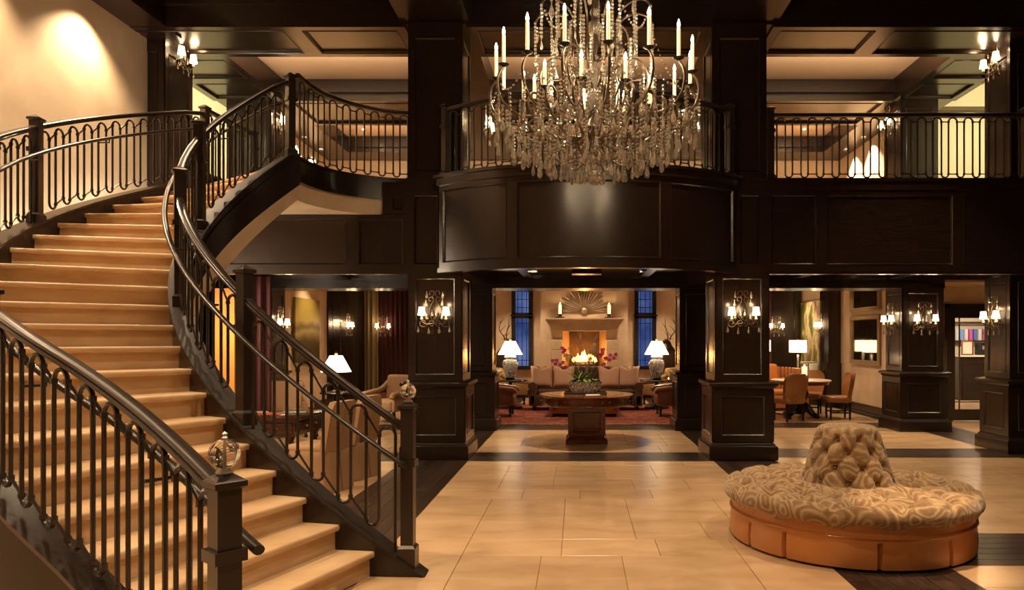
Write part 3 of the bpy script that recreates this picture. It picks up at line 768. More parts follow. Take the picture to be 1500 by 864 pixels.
# ---------------------------------------------------------------- railings
def sweep(pts, prof):
    # pts: Vectors along the run, prof: (lateral, vertical) outline
    loops = []; n = len(pts)
    for i, p in enumerate(pts):
        t = pts[min(i+1,n-1)]-pts[max(i-1,0)]; s = Vector((t.y,-t.x,0)).normalized()
        loops.append([tuple(p+s*a+Vector((0,0,b))) for a, b in prof])
    return MB().loft(loops)
RAILP = [(-.032,-.03),(.032,-.03),(.032,-.012),(.024,-.006),(.03,.004),(.03,.014),(.02,.022),(-.02,.022),(-.03,.014),(-.03,.004),(-.024,-.006),(-.032,-.012)]
HANDP = [(math.cos(2*PI*j/10)*.024, math.sin(2*PI*j/10)*.019) for j in range(10)]
def run_pts(pf, k0, k1, zf, n=None):
    n = n or max(2, int(abs(k1-k0)*5)+1)
    return [Vector((*pf(k0+(k1-k0)*i/n)[:2], zf(k0+(k1-k0)*i/n))) for i in range(n+1)]
def newel(par, p, z0, z1, rz, finial=False, w=.088, collar=None):
    t = thing('newel_post', None, None, (p[0], p[1], z0)); t.parent = par; t.location = Vector((p[0],p[1],z0))-root_loc(par); t.rotation_euler = (0,0,rz)
    h = z1-z0
    obj('post', MB().frustum(0,0,0,h-.04,w,w), IRON, t)
    obj('plinth', MB().frustum(0,0,-.02,.17,w+.035,w+.035).frustum(0,0,.17,.19,w+.035,w+.035,w,w), IRON, t)
    k = MB(); k.frustum(0,0,h-.045,h-.035,w,w,w+.03,w+.03); k.frustum(0,0,h-.035,h-.015,w+.03,w+.03); k.frustum(0,0,h-.015,h+.02,w+.03,w+.03,.02,.02)
    obj('cap', k, IRON, t)
    if collar: obj('collar', MB().frustum(0,0,collar-z0-.03,collar-z0+.015,w+.03,w+.03), IRON, t)
    if finial:
        g = MB(); prof = []
        nr = 40; R0 = .056
        m_ = 14; vs = []; fs = []
        for i in range(m_+1):
            th = PI*i/m_
            for j in range(nr):
                a = 2*PI*j/nr; rr = R0*(1-.045*(j % 4 == 0))
                vs.append((math.sin(th)*rr*math.cos(a), math.sin(th)*rr*math.sin(a), h+.02+.064-math.cos(th)*R0))
        for i in range(m_):
            for j in range(nr): fs.append((i*nr+j, i*nr+(j+1)%nr, (i+1)*nr+(j+1)%nr, (i+1)*nr+j))
        g.add(vs, fs)
        obj('glass_ball', g, CRYSTAL2, t)
        k = MB().lathe([(.03,0),(.032,.006),(.018,.012),(.014,.022)], 14, (0,0,h+.012)); k.lathe([(.004,0),(.004,.108)], 8, (0,0,h+.03)); k.lathe([(.010,0),(.012,.006),(.006,.012),(.010,.022),(.001,.03)], 10, (0,0,h+.136))
        obj('finial_mount', k, STEEL, t)
    return t
def baluster(par, P, zb, zt, s0, p, last=False, r=.0115, first=False):
    # P(s) -> xy, zb / zt (s) -> heights of curb top and rail bottom; two bars joined by an arch, a cup to the next pair
    w = .115*p/.21; a, b, c = s0, s0+w, s0+p
    m = MB()
    def V(s, z): q = P(s); return Vector((q[0], q[1], z))
    ra = w/2; rc = (p-w)/2
    mid = (a+b)/2; za = min(zt(a), zt(b)) - .012 - ra*1.0
    cb_ = (b+c)/2; zc = max(zb(b), zb(c)) + .03 + rc
    def zc_at(s0_): return max(zb(s0_+w), zb(s0_+p)) + .03 + rc
    def za_at(s0_): return min(zt(s0_), zt(s0_+w)) - .012 - ra
    zprev = zc_at(s0-p)
    pts = [V(a, zprev if not first else zb(a))]
    for i in range(9):
        th = PI - PI*i/8; pts.append(V(mid+ra*math.cos(th), za+ra*math.sin(th)))
    pts.append(V(b, zc if not last else zb(b)))
    if not last:
        for i in range(1, 8):
            th = PI + PI*i/8; pts.append(V(cb_+rc*math.cos(th), zc+rc*math.sin(th)))
        pts.append(V(c, zc))
    m.tube(pts, r, 6)
    def conn(x, y):
        m.tube([x, y], .008, 5)
        for q in (x, y): m.tube([q-Vector((0,0,.012)), q+Vector((0,0,.012))], r*1.45, 6)
    if not last: conn(V(b, za-.0), V(c, za_at(s0+p)))
    if not first: conn(V(a, zprev), V(b, zc if not last else zprev+(zc-zprev)))
    obj('baluster', m, IRON, par, world=True, smooth=45)
def arclen(pf, k0, k1, n=200):
    L_ = [0]; ks = [k0+(k1-k0)*i/n for i in range(n+1)]
    for i in range(n): L_.append(L_[-1]+(Vector(pf(ks[i+1])[:2])-Vector(pf(ks[i])[:2])).length)
    return ks, L_
def s2k(ks, L_, s):
    if s <= 0: return ks[0]+(ks[1]-ks[0])*s/max(L_[1],1e-6)
    for i in range(len(L_)-1):
        if L_[i+1] >= s: return ks[i]+(ks[i+1]-ks[i])*(s-L_[i])/max(L_[i+1]-L_[i],1e-9)
    return ks[-1]+(ks[-1]-ks[-2])*(s-L_[-1])/max(L_[-1]-L_[-2],1e-6)
def railing(par, pf, k0, k1, zc, rail, newels, hand=None, handpf=None, period=.21, nh=1.0, collar=.85, finial=(), wn=.088, gap=.09, ends=None):
    # newels: k values with posts; between them the balusters
    for i, kn in enumerate(newels):
        p = pf(kn); q = pf(kn+.05)-pf(kn-.05) if kn < k1 else pf(kn)-pf(kn-.1)
        fin = i in finial
        newel(par, p, zc(kn)-.12 if zc(kn) > .3 else 0.02, rail(kn)+(nh[i] if isinstance(nh, tuple) else nh), math.atan2(q.y, q.x), fin, wn, collar=rail(kn)-.22)
    ks = [k0]+list(newels)+[k1]; ks = sorted(set(ks))
    for ka, kb in zip(ks, ks[1:]):
        kk, L_ = arclen(pf, ka, kb)
        if L_[-1] < .3: 
            continue
        obj('top_rail', sweep(run_pts(pf, ka, kb, rail, 26), RAILP), IRON, par, world=True, smooth=50)
        tot = L_[-1]-2*gap; n = max(1, round((tot-.115)/period)); w_ = .115/.21
        p = tot/(n+w_) ; 
        Pf = lambda s: pf(s2k(kk, L_, s+gap)); zbf = lambda s: zc(s2k(kk, L_, s+gap))+.0; ztf = lambda s: rail(s2k(kk, L_, s+gap))-.03
        for i in range(n+1): baluster(par, Pf, zbf, ztf, i*p, p, last=(i == n), first=(i == 0))
    if hand:
        obj('handrail', sweep([Vector((*handpf(k0h)[:2], hand(k0h))) for k0h in [k0-.06+(k1-k0-.1)*i/110 for i in range(111)]], HANDP), IRON, par, world=True, smooth=60)
        for j in range(int((k1-k0)/2.75)):
            k = k0+1.2+2.75*j; a = pf(k); b = handpf(k)
            obj('handrail_bracket', MB().tube([Vector((a.x,a.y,hand(k)-.05)), Vector((b.x,b.y,hand(k)-.05)), Vector((b.x,b.y,hand(k)))], .009, 6), IRON, par, world=True)
cap = lambda k: ct(k)+.02
railz = lambda k: min(k*RI+1.08, GF+.97) if k > 20.5 else k*RI+1.08
def railz(k): 
    z = k*RI+1.01
    return z if z < 4.66 else min(4.85, 4.66+(z-4.66)*.75)
ri = thing('stair_railing', 'dark iron railing curving up the open right side of the stair', 'railing', (-1.21, 5.1, 0))
railing(ri, lambda k: ip(k, .06), 0, 21.6, cap, railz, [0, 5.4, 10.6, 15.3, 21.6], hand=lambda k: railz(k)-.23, handpf=lambda k: ip(k, -.05), nh=(.19, .22, .25, .16, .08), finial=(0,))
ro = thing('stair_railing', 'dark iron railing in the left foreground running up along the plaster wall', 'railing', (-1.34, 2.66, 0))
def railo(k): return railz(k) - .10*math.exp(-((k-5.2)/2.6)**2) if k >= 5.2 else 1.085+(railz(5.2)-.10-1.085)*sfrac(k)
railing(ro, lambda k: op(k, .06), 0, 21.3, lambda k: cto(k)+.02, railo, [0, 5.2, 10.3, 15.4, 21.3], hand=lambda k: railo(k)-.23, handpf=lambda k: op(k, -.05), nh=(.06, .1, .1, .1, .1), finial=(0,), period=.225)
0 and obj('handrail_end', MB().bar((-1.30, 2.70, .88), (-1.12, 2.80, .86), .05, .05), IRON, ro, world=True)
# landing railing
rl = thing('landing_railing', 'short curved iron railing between the stair head and the upper left pillar', 'railing', (-3.0, 9.8, GF))
def lp(t):
    n = len(LC)-1; x = max(0, min(.9999, t))*n; i = int(x); return LC[i].lerp(LC[i+1], x-i)
railing(rl, lp, .04, 1.0, lambda t: GF+.03, lambda t: GF+.97+.10*(1-t)**2, [1.0], nh=.04, gap=.06)
# gallery railing on the right
rg = thing('gallery_railing', 'straight iron railing of the right gallery between two upper pillars', 'railing', (4.4, 10.0, GF))
railing(rg, lambda t: Vector((2.66+(6.2-2.66)*t, 10.02, 0)), 0, 1, lambda t: GF, lambda t: GF+.90, [0, 1], nh=.10)
rb = thing('balcony_railing', 'curved iron railing on the bulging balcony behind the chandelier', 'railing', (XC, 9.2, GF))
railing(rb, lambda t: Vector((*fmb(-SB+.04+(2*SB-.08)*t, 0, -.05)[:2], 0)), 0, 1, lambda t: GF, lambda t: GF+.90, [0, 1], nh=.08)
rk = thing('corridor_railing', 'short iron railing beyond the stair head at the left corridor', 'railing', (-5.1, 10.1, GF))
railing(rk, lambda t: Vector((-5.16, 9.95, 0)).lerp(Vector((-5.02, 11.2, 0)), t), 0, 1, lambda t: GF+.02, lambda t: GF+.97, [1], nh=.04)
# ---------------------------------------------------------------- crystal pieces
def smooth_path(pts, n=5):
    P_ = [Vector(p) for p in pts]; out = []
    for i in range(len(P_)-1):
        p0, p1, p2, p3 = P_[max(i-1,0)], P_[i], P_[i+1], P_[min(i+2,len(P_)-1)]
        for j in range(n):
            t = j/n; out.append(.5*((2*p1)+(p2-p0)*t+(2*p0-5*p1+4*p2-p3)*t*t+(3*p1-p0-3*p2+p3)*t**3))
    out.append(P_[-1]); return out
def drop_mesh(L_=.075, r=.017, n=7):
    m = MB().lathe([(.0005,0),(r*.3,-L_*.12),(r*.75,-L_*.45),(r,-L_*.68),(r*.8,-L_*.87),(.0005,-L_)], n, sy=.55)
    m.ball((0,0,.008), .007, 6, 4)
    return link_mesh('crystal_drop', m, CRYSTAL, 5)
DROP = drop_mesh(.08, .019); DROPB = drop_mesh(.118, .025, 8)
def bead_mesh(n, r=.0135, step=.031):
    m = MB()
    for i in range(n): m.ball((0,0,-i*step), r, 6, 4)
    return link_mesh('bead_string', m, CRYSTAL, 5)
BEADS = {n: bead_mesh(n) for n in (3, 5, 7, 9, 12)}
# ---------------------------------------------------------------- sconce
def zc_(x, y, o=-.05): return ((x-372)/1022, o, (560-y)/1022)
def make_sconce():
    t = thing('wall_sconce', 'wall sconce', 'sconce')
    obj('back_plate', MB().rbox(0,-.009,.05,.05,.016,.11,.008), BLACK, t)
    k = MB()
    for sgn in (1, -1):
        def Q(x, y, o=-.05): p = zc_(x, y, o); return (p[0]*sgn, p[1], p[2])
        k.tube(smooth_path([Q(425,240),(Q(450,228)),Q(452,200),Q(425,183),Q(395,195),Q(392,235),Q(420,290),Q(440,350),Q(440,410),Q(425,470),Q(395,520),Q(385,560),Q(405,590),Q(435,575),Q(430,550),Q(412,552)]), .0045, 5)
        k.tube(smooth_path([Q(438,150),Q(442,115),Q(415,96),Q(385,108),Q(380,140),Q(400,170),Q(415,182)]), .0045, 5)
        k.tube(smooth_path([Q(400,520),Q(435,520),Q(470,565),Q(510,598),Q(560,590),Q(578,550),Q(555,512),Q(515,515),Q(503,545),Q(525,562)]), .005, 5)
        k.tube(smooth_path([Q(372,540,-.02),Q(380,545,-.05),Q(480,560,-.09),Q(540,520,-.11),Q(540,490,-.11)]), .005, 5)
    k.tube([(0,-.005,.06),(0,-.05,.06)], .008, 6)
    obj('scroll_frame', k, IRONL, t)
    for sgn in (1, -1):
        x = .165*sgn
        c = MB().lathe([(.012,.072),(.012,.125)], 10, (x,-.11,0)); c.lathe([(.008,.062),(.024,.07),(.02,.074)], 10, (x,-.11,0))
        cd = obj('candle_sleeve', c, WAX, t)
        s = MB().lathe([(.056,.118),(.052,.14),(.043,.19),(.040,.232)], 16, (x,-.11,0)); s.f = s.f[:-2]
        obj('shade', s, SHADE, cd)
    for x, y in ((262,118),(483,118),(250,235),(478,225),(262,415),(474,415),(337,375),(395,375),(150,600),(297,620),(442,615),(585,600)):
        p = zc_(x, y, -.06 if y < 500 else -.09)
        inst('crystal_drop', DROP, t, p, (0, 0, random.uniform(-.4,.4)))
    l = light('POINT', (0, -.22, .2), 3.0, WARMER, .05, parent=t)
    l2 = light('POINT', (.165, -.11, .27), 1.0, WARMER, .02, parent=t); l3 = light('POINT', (-.165, -.11, .27), 1.0, WARMER, .02, parent=t)
    return t
sc0 = make_sconce()
def sconce(x, y, z, rz, label, first=False):
    return place(sc0, (x, y, z), rz, label, 'crystal sconces', first)
A = 'crystal sconce with white shades on '
sconce(-1.965, 9.955, 1.86, 0, A + 'the near pillar left of the balcony', True)
sconce(2.255, 9.955, 1.86, 0, A + 'the near pillar right of the balcony')
sconce(6.26, 10.82, 1.84, -PI/2, A + 'the right edge pier, lower floor')
sconce(5.81, 13.34, 1.86, -PI/2, A + 'the left side of the pillar beside the mirrors')
sconce(6.19, 12.975, 1.86, 0, A + 'the front of the pillar beside the glass door')
sconce(6.26, 10.82, 5.65, -PI/2, A + 'the upper right pier above the gallery railing')
sconce(-5.94, 10.8, 5.72, PI/2, A + 'the upper corner pier beside the plaster wall')
sconce(5.78, 13.4, 5.5, -PI/2, A + 'the upper rear pillar behind the right gallery railing')
sconce(-5.51, 13.4, 5.5, PI/2, A + 'the upper rear pillar behind the stair head')
sconce(6.27, 18.6, 1.86, -PI/2, A + 'the dark strip right of the big landscape painting')
sconce(5.55, 20.33, 1.86, 0, A + 'the dark far wall above the drum shade lamps')
sconce(-6.0, 18.7, 1.86, PI/2, A + 'the dark wall above the cone shade lamp')
sconce(-5.45, 20.28, 1.86, 0, A + 'the far velvet curtain left of the near pillar')
sconce(-5.54, 13.34, 1.80, PI/2, A + 'the pillar behind the stair beside the painting')
sconce(-1.45, 11.0, 4.75, PI/2, A + 'the upper left pillar behind the chandelier')
# ---------------------------------------------------------------- chandelier
CX, CY = .135, 6.0
chd = thing('chandelier', 'huge iron chandelier with candle arms and hanging crystal strings above the hall', 'chandelier', (CX, CY, 2.94))
B0 = -2.94
def cz(z): return z + B0
k = MB().lathe([(.012, 0), (.012, 6.32-4.6)], 8, (0,0,cz(4.6)))
obj('hanging_rod', k, IRONL, chd)
obj('ceiling_rose', MB().lathe([(.12,3.40),(.12,3.37),(.05,3.3),(.02,3.27)], 20), IRONL, chd)
k = MB().lathe([(.02,cz(3.30)),(.05,cz(3.34)),(.075,cz(3.40)),(.05,cz(3.46)),(.02,cz(3.5)),(.03,cz(3.6)),(.045,cz(3.66)),(.02,cz(3.75)),(.016,cz(4.0)),(.04,cz(4.1)),(.02,cz(4.2)),(.014,cz(4.4)),(.05,cz(4.5)),(.02,cz(4.62))], 14)
obj('stem', k, IRONL, chd)
k = MB().lathe([(.015,cz(3.5)),(.055,cz(3.62)),(.06,cz(3.7)),(.03,cz(3.85)),(.02,cz(4.0))], 12); k.ball((0,0,cz(4.23)), .065, 12, 8); k.ball((0,0,cz(4.36)), .04, 10, 6)
obj('crystal_column', k, CRYSTAL, chd)
obj('crystal_ball', MB().ball((0,0,.05), .062, 14, 8), CRYSTAL, chd, smooth=5)
obj('crystal_tier', MB().ball((0,0,.14), .03, 10, 6).ball((0,0,.2), .042, 10, 6).ball((0,0,.27), .03, 10, 6), CRYSTAL, chd, smooth=5)
def arm_mesh(pts, r=.0105, r2=None): return link_mesh('arm', MB().tube(smooth_path([(p[0], 0, cz(p[1])) for p in pts], 7), r, 6), IRONL, 60)
def candle_set(zbase, h):
    a = link_mesh('drip_pan', MB().lathe([(.005,-.03),(.012,-.018),(.042,-.004),(.044,0),(.012,.002)], 12), BLACK)
    b = link_mesh('candle', MB().lathe([(.0145,0),(.0145,h),(.006,h+.004)], 10), WAX)
    c = link_mesh('flame_bulb', MB().lathe([(.001,h+.002),(.012,h+.018),(.011,h+.034),(.001,h+.066)], 8), FLAME)
    return a, b, c
PAN, CND, FLM = candle_set(0, .225)
PAN2, CND2, FLM2 = candle_set(0, .15)
def candle(r, z, ang, small=False, p=6):
    x, y = r*math.cos(ang), r*math.sin(ang)
    a, b, c = (PAN2, CND2, FLM2) if small else (PAN, CND, FLM)
    q = inst('candle', b, chd, (x, y, cz(z)))
    inst('drip_pan', a, q, (0,0,0)); inst('flame_bulb', c, q, (0,0,0))
    light('POINT', (x, y, cz(z)+(.17 if small else .225)+.06), p, WARM, .02, parent=chd)
outer = arm_mesh([(.02,3.44),(.16,3.30),(.34,3.27),(.50,3.36),(.60,3.50),(.57,3.60),(.50,3.59),(.48,3.50),(.56,3.42),(.70,3.42),(.82,3.50),(.86,3.61),(.85,3.70),(.81,3.76)])
inner = arm_mesh([(.02,3.42),(.14,3.30),(.30,3.32),(.44,3.44),(.50,3.54),(.50,3.62)], .0075)
loop = arm_mesh([(.02,3.55),(.16,3.50),(.34,3.60),(.44,3.78),(.40,3.94),(.30,3.98),(.24,3.90),(.28,3.80),(.38,3.80)], .008)
crown = arm_mesh([(.02,3.70),(.12,3.78),(.20,3.95),(.19,4.18),(.24,4.32),(.36,4.38),(.46,4.36),(.50,4.30)], .008)
crown2 = arm_mesh([(.02,3.95),(.14,4.05),(.18,4.25),(.16,4.45),(.22,4.62),(.33,4.66),(.38,4.58)], .008)
low = arm_mesh([(.02,3.36),(.10,3.18),(.24,3.10),(.36,3.16),(.40,3.26),(.34,3.32),(.28,3.26)], .0065)
strut = arm_mesh([(.03,3.68),(.22,3.72),(.40,3.66),(.58,3.78),(.62,3.92),(.55,4.02),(.47,3.98)], .007)
NO = 16
def ring(me, n, a0=0, name='arm'):
    for i in range(n): inst(name, me, chd, (0,0,0), (0,0,2*PI*i/n+a0))
ring(outer, NO, .1); ring(inner, 9, .3); ring(loop, 6, .0); ring(crown, 9, .2); ring(crown2, 6, .4); ring(low, 6, .15)
for i in range(NO): candle(.81, 3.785, 2*PI*i/NO+.1)
for i in range(9): candle(.50, 3.64, 2*PI*i/9+.3, True, 2.5)
cnt = [0]
def hang(r, z, ang, n, big=False):
    x, y = r*math.cos(ang), r*math.sin(ang)
    if n:
        inst('bead_string', BEADS[n], chd, (x, y, cz(z)), (0,0,random.random()*3))
        z -= n*.031
    inst('crystal_drop', DROPB if big else DROP, chd, (x, y, cz(z)), (0,0,random.random()*3))
for i in range(NO):
    a = 2*PI*i/NO+.1
    hang(.86, 3.56, a+.02, 5, True); hang(.80, 3.48, a-.07, 3, True); hang(.82, 3.52, a+.15, 7, True); hang(.70, 3.50, a+.08, 7, True)
    hang(.62, 3.42, a-.03, 5, True); hang(.60, 3.40, a+.18, 7, True)
for i in range(16):
    a = 2*PI*i/16
    hang(.50, 3.42, a, 9 if i % 2 else 7, True); hang(.40, 3.42, a+.2, 9, True)
for i in range(12):
    a = 2*PI*i/12+.1
    hang(.30, 3.36, a, 7, True) if i % 2 else hang(.20, 3.30, a+.1, 7, True); hang(.38, 3.22, a+.2, 3, True)
for i in range(9):
    a = 2*PI*i/9
    hang(.50, 4.30, a+.2, 9); hang(.36, 4.37, a+.2, 12); hang(.38, 3.80, a, 5); hang(.47, 3.98, a+.45, 7); hang(.22, 4.24, a+.1, 12)
    hang(.28, 3.78, a+.3, 9); hang(.15, 4.05, a+.25, 12); hang(.16, 3.60, a+.1, 7)
for i in range(6):
    hang(.38, 4.58, 2*PI*i/6+.4, 7, True)
# swags of beads between the outer arms and from the crown, as one part each
for i in range(NO):
    a0, a1 = 2*PI*i/NO+.1, 2*PI*(i+1)/NO+.1; m = MB()
    for j in range(1, 9):
        t = j/9; a = a0+(a1-a0)*t; m.ball((.85*math.cos(a), .85*math.sin(a), cz(3.66-.12*4*t*(1-t))), .010, 6, 4)
    obj('bead_swag', m, CRYSTAL, chd, smooth=5, kind='stuff')
for i in range(9):
    a = 2*PI*i/9+.2; m = MB()
    for j in range(1, 18):
        t = j/18; r_ = .48+(.80-.48)*t; m.ball((r_*math.cos(a), r_*math.sin(a), cz(4.28+(3.75-4.28)*t-.10*4*t*(1-t))), .008, 6, 4) if i % 3 == 0 else m.ball((.48*math.cos(a+.7*t), .48*math.sin(a+.7*t), cz(4.30-.22*4*t*(1-t))), .009, 6, 4)
    obj('bead_swag', m, CRYSTAL, chd, smooth=5, kind='stuff')

for i in range(20):
    a = 2*PI*i/20
    hang(.74, 3.47, a, 5, True) if i % 2 else None
for y_, x_, lab in ((16.0, -4.75, 'left'), (16.0, 5.0, 'right')):
    t = thing('ceiling_spotlight', 'tiny bright spotlight on the cream tray ceiling, %s side of the gallery' % lab, 'spotlight', (x_, y_, 6.30))
    obj('lamp_housing', MB().lathe([(.03,0),(.03,.06)], 12), STEEL, t); obj('lens', MB().lathe([(.026,-.012),(.026,0)], 12), FLAME, t)
# ---------------------------------------------------------------- tufted round settee
SX, SY = 2.25, 6.05
set_ = thing('round_settee', 'large round tufted paisley settee with leather skirt and central cone backrest', 'settee', (SX, SY, 0))
k = MB()
prof = [(.93,.02),(.945,.02),(.955,.10),(.952,.19),(.95,.21),(.95,.22),(.955,.235),(.965,.24),(.955,.25),(.945,.26),(.94,.33)]
NS = 300; ven = [R(a) for a in (-97, -64, -138, -25, 20, 62, 100, 150, 200)]
vs = []; fs = []
for i, (r, z) in enumerate(prof):
    for j in range(NS):
        a = 2*PI*j/NS; d = min(abs((a-v+PI) % (2*PI)-PI) for v in ven)
        q = r*(1+(.012*max(0, 1-z/.24)) )
        if d < .012 and z < .20: q -= .04
        vs.append((q*math.cos(a), q*math.sin(a), z))
for i in range(len(prof)-1):
    for j in range(NS): fs.append((i*NS+j, i*NS+(j+1)%NS, (i+1)*NS+(j+1)%NS, (i+1)*NS+j))
fs.append(tuple(range(NS-1,-1,-1)))
k.add(vs, fs); obj('skirt', k, LEATHER, set_, label='caramel leather skirt with slit pleats')
obj('welt', MB().tube([(.958*math.cos(2*PI*j/90), .958*math.sin(2*PI*j/90), .243) for j in range(90)], .006, 6, closed=True), LEATHER, set_)
# tufted cushion: buttons in rings
BT = []
for ri_, (rr, nb, off) in enumerate(((.50, 14, 0), (.66, 14, .5), (.82, 14, 0))):
    for j in range(nb): BT.append((rr, 2*PI*(j+off)/nb))
BX = [(r*math.cos(a), r*math.sin(a)) for r, a in BT]
def tuft2(x, y):
    d = sorted((math.hypot(x-p[0], y-p[1]), i) for i, p in enumerate(BX))[:3]
    d0, d1 = d[0][0], d[1][0]
    pleat = max(0, 1-abs(d1-d0)/.05) * 0
    return -.075*math.exp(-(d0/.05)**2) + .012*math.cos(min(d0, .12)/.12*PI)*-1
vs = []; fs = []; NR = 46; NA = 200
path = []
for i in range(NR+1):
    t = i/NR
    if t < .72: r = .30+(.93-.30)*(t/.72); z = .465 - .012*(t/.72)**2
    else:
        th = (t-.72)/.28*PI*.98; r = .93+.075*math.sin(th); z = .453-.075+.075*math.cos(th) - .0
    path.append((r, z))
for r, z in path:
    for j in range(NA):
        a = 2*PI*j/NA; x, y = r*math.cos(a), r*math.sin(a)
        h = tuft2(x, y)
        # pleats running between neighbouring buttons along the diamond lines
        u = (a/(2*PI)*14) % 1; vv = (r-.50)/.16
        p1 = abs(((u*1.0 - vv*.5) % 1)-.0); p1 = min(p1, 1-p1); p2 = ((u + vv*.5) % 1); p2 = min(p2, 1-p2)
        pl = min(p1, p2); h -= .032*math.exp(-(pl/.08)**2)*(1 if r > .4 else 0)
        nx = 0 if z > .44 else .6
        s = 1+(h*.5/r if r > .9 else 0)
        vs.append((x*s, y*s, z + (h if r < .985 else h*.3)))
for i in range(NR):
    for j in range(NA): fs.append((i*NA+j, i*NA+(j+1)%NA, (i+1)*NA+(j+1)%NA, (i+1)*NA+j))
obj('seat_cushion', MB().add(vs, fs), PAISLEY, set_, smooth=80)
btn = link_mesh('button', MB().ball((0,0,0), .014, 8, 5, (1,1,.5)), PAISLEY)
for (x, y), (r, a) in zip(BX, BT):
    if r < .9: inst('button', btn, set_, (x, y, .392))
    else: inst('button', btn, set_, (x*1.0, y*1.0, .392))
# cone
CB = []
for q, (tz, nb, off) in enumerate(((.16, 9, 0), (.42, 9, .5), (.68, 9, 0), (.9, 9, .5))):
    for j in range(nb): CB.append((tz, 2*PI*(j+off)/nb+.2))
def conr(t): return .375*(1-t)+.245*t + .0
vs = []; fs = []; NR = 44; NA = 110
for i in range(NR+1):
    t = i/NR
    for j in range(NA):
        a = 2*PI*j/NA
        if t < .86:
            tt = t/.86; z = .43+.45*tt; r = conr(tt)
        else:
            th = (t-.86)/.14*PI/2; z = .88+.055*math.sin(th); r = .245-.06+.06*math.cos(th); tt = 1
        rr = r; h = 0
        if t < .86:
            for tz, ba in CB:
                da = (a-ba+PI) % (2*PI)-PI
                d = math.hypot(da*r, (tt-tz)*.45); h -= .042*math.exp(-(d/.035)**2)
            u = ((a-.2)/(2*PI)*9) % 1; vv = (tt-.16)/.26
            p1 = (u-vv*.5) % 1; p1 = min(p1, 1-p1); p2 = (u+vv*.5) % 1; p2 = min(p2, 1-p2); h -= .018*math.exp(-(min(p1,p2)/.07)**2)
            h += .012
        vs.append(((rr+h)*math.cos(a), (rr+h)*math.sin(a), z))
for i in range(NR):
    for j in range(NA): fs.append((i*NA+j, i*NA+(j+1)%NA, (i+1)*NA+(j+1)%NA, (i+1)*NA+j))
n0 = len(vs); vs.append((0,0,.945))
for j in range(NA): fs.append((NR*NA+j, NR*NA+(j+1)%NA, n0))
obj('cone_backrest', MB().add(vs, fs), PAISLEY, set_, smooth=80)
for tz, ba in CB:
    r = conr(tz)-.032; inst('button', btn, set_, (r*math.cos(ba), r*math.sin(ba), .43+.45*tz))
# ---------------------------------------------------------------- round mahogany table
TX, TY = .135, 11.7
tb = thing('round_table', 'round mahogany pedestal table with drawered apron under the balcony', 'table', (TX, TY, 0))
obj('table_top', MB().lathe([(.70,.735),(.755,.738),(.765,.748),(.765,.758),(.755,.768),(.0005,.770)], 64), MAHOG, tb)
obj('leather_inlay', MB().lathe([(.0005,.7705),(.60,.7705),(.60,.772),(.0005,.772)], 48), noisy('tan_table_leather', [(.3,(.16,.07,.02)),(.7,(.24,.11,.035))], 4, .2, coat=.5), tb)
obj('apron', MB().lathe([(.60,.60),(.735,.60),(.745,.62),(.74,.63),(.74,.735),(.6,.735)], 64), MAHOG, tb)
for i in range(8):
    a = 2*PI*i/8+PI/8; m = MB(); f_ = lambda s, z, d: ((.742+d)*math.cos(a+s/.742), (.742+d)*math.sin(a+s/.742), z)
    m.mbox(f_, -.19, .19, .64, .725, -.005, .008, 6); dr = obj('drawer_front', m, MAHOG, tb)
    m = MB()
    for s in (-.06, .06): m.ball(f_(s, .685, .014), .011, 8, 5)
    obj('knob', m, GOLD, dr)
m = MB(); m.frustum(0,0,0,.06,.66,.66); m.frustum(0,0,.06,.085,.66,.66,.60,.60); m.frustum(0,0,.085,.12,.60,.60,.55,.55); m.frustum(0,0,.12,.56,.55,.55,.57,.57); m.frustum(0,0,.56,.61,.57,.57,.64,.64)
obj('pedestal', m, MAHOG, tb)
for i in range(4):
    a = PI/2*i; u = (math.cos(a), math.sin(a), 0); n = (math.sin(a), -math.cos(a), 0)
    o = (Vector(n)*.283 - Vector(u)*.28); obj('pedestal_panel', MB().panel(flat(o, u, n), .0, .56, .13, .555, .06, .06, .05, .05, .012, 1, .015), MAHOG, tb)
# tray, planter and plants
tr = thing('tray', 'dark metal tray under the orchid planter on the round table', 'tray', (TX-.02, TY-.05, .772))
obj('tray_base', MB().rbox(0,0,.008,.68,.36,.014,.006).box(-.34,-.33,-.18,.18,.01,.035).box(.33,.34,-.18,.18,.01,.035).box(-.34,.34,-.18,-.17,.01,.035).box(-.34,.34,.17,.18,.01,.035), mat('tray_metal', (.12,.11,.09), .2, metal=.8), tr)
bk = thing('book', 'small pale booklet lying on the table in front of the planter', 'book', (TX+.1, TY-.42, .772), .1)
obj('pages', MB().rbox(0,0,.008,.22,.15,.014,.003), PAPER, bk)
pl = thing('orchid_planter', 'blue and white oblong china planter with orchids, moss and bare twigs', 'planter', (TX-.02, TY-.05, .787))
def sq(r, z, n=40, a=.265, b=.15):
    out = []
    for j in range(n):
        t = 2*PI*j/n; c, s = math.cos(t), math.sin(t); e = .55
        out.append((a*r*math.copysign(abs(c)**e, c), b*r*math.copysign(abs(s)**e, s), z))
    return out
obj('bowl', MB().loft([sq(.78,0), sq(.80,.012), sq(.86,.03), sq(.97,.10), sq(1.0,.165), sq(1.03,.172), sq(1.03,.185), sq(.97,.185), sq(.95,.15)]), CHINA, pl)
m = MB()
for i in range(46):
    m.ball((random.uniform(-.22,.22), random.uniform(-.11,.11), .175+random.random()*.03), random.uniform(.03,.05), 8, 5, (1,1,.7))
obj('moss', m, MOSS, pl, kind='stuff')
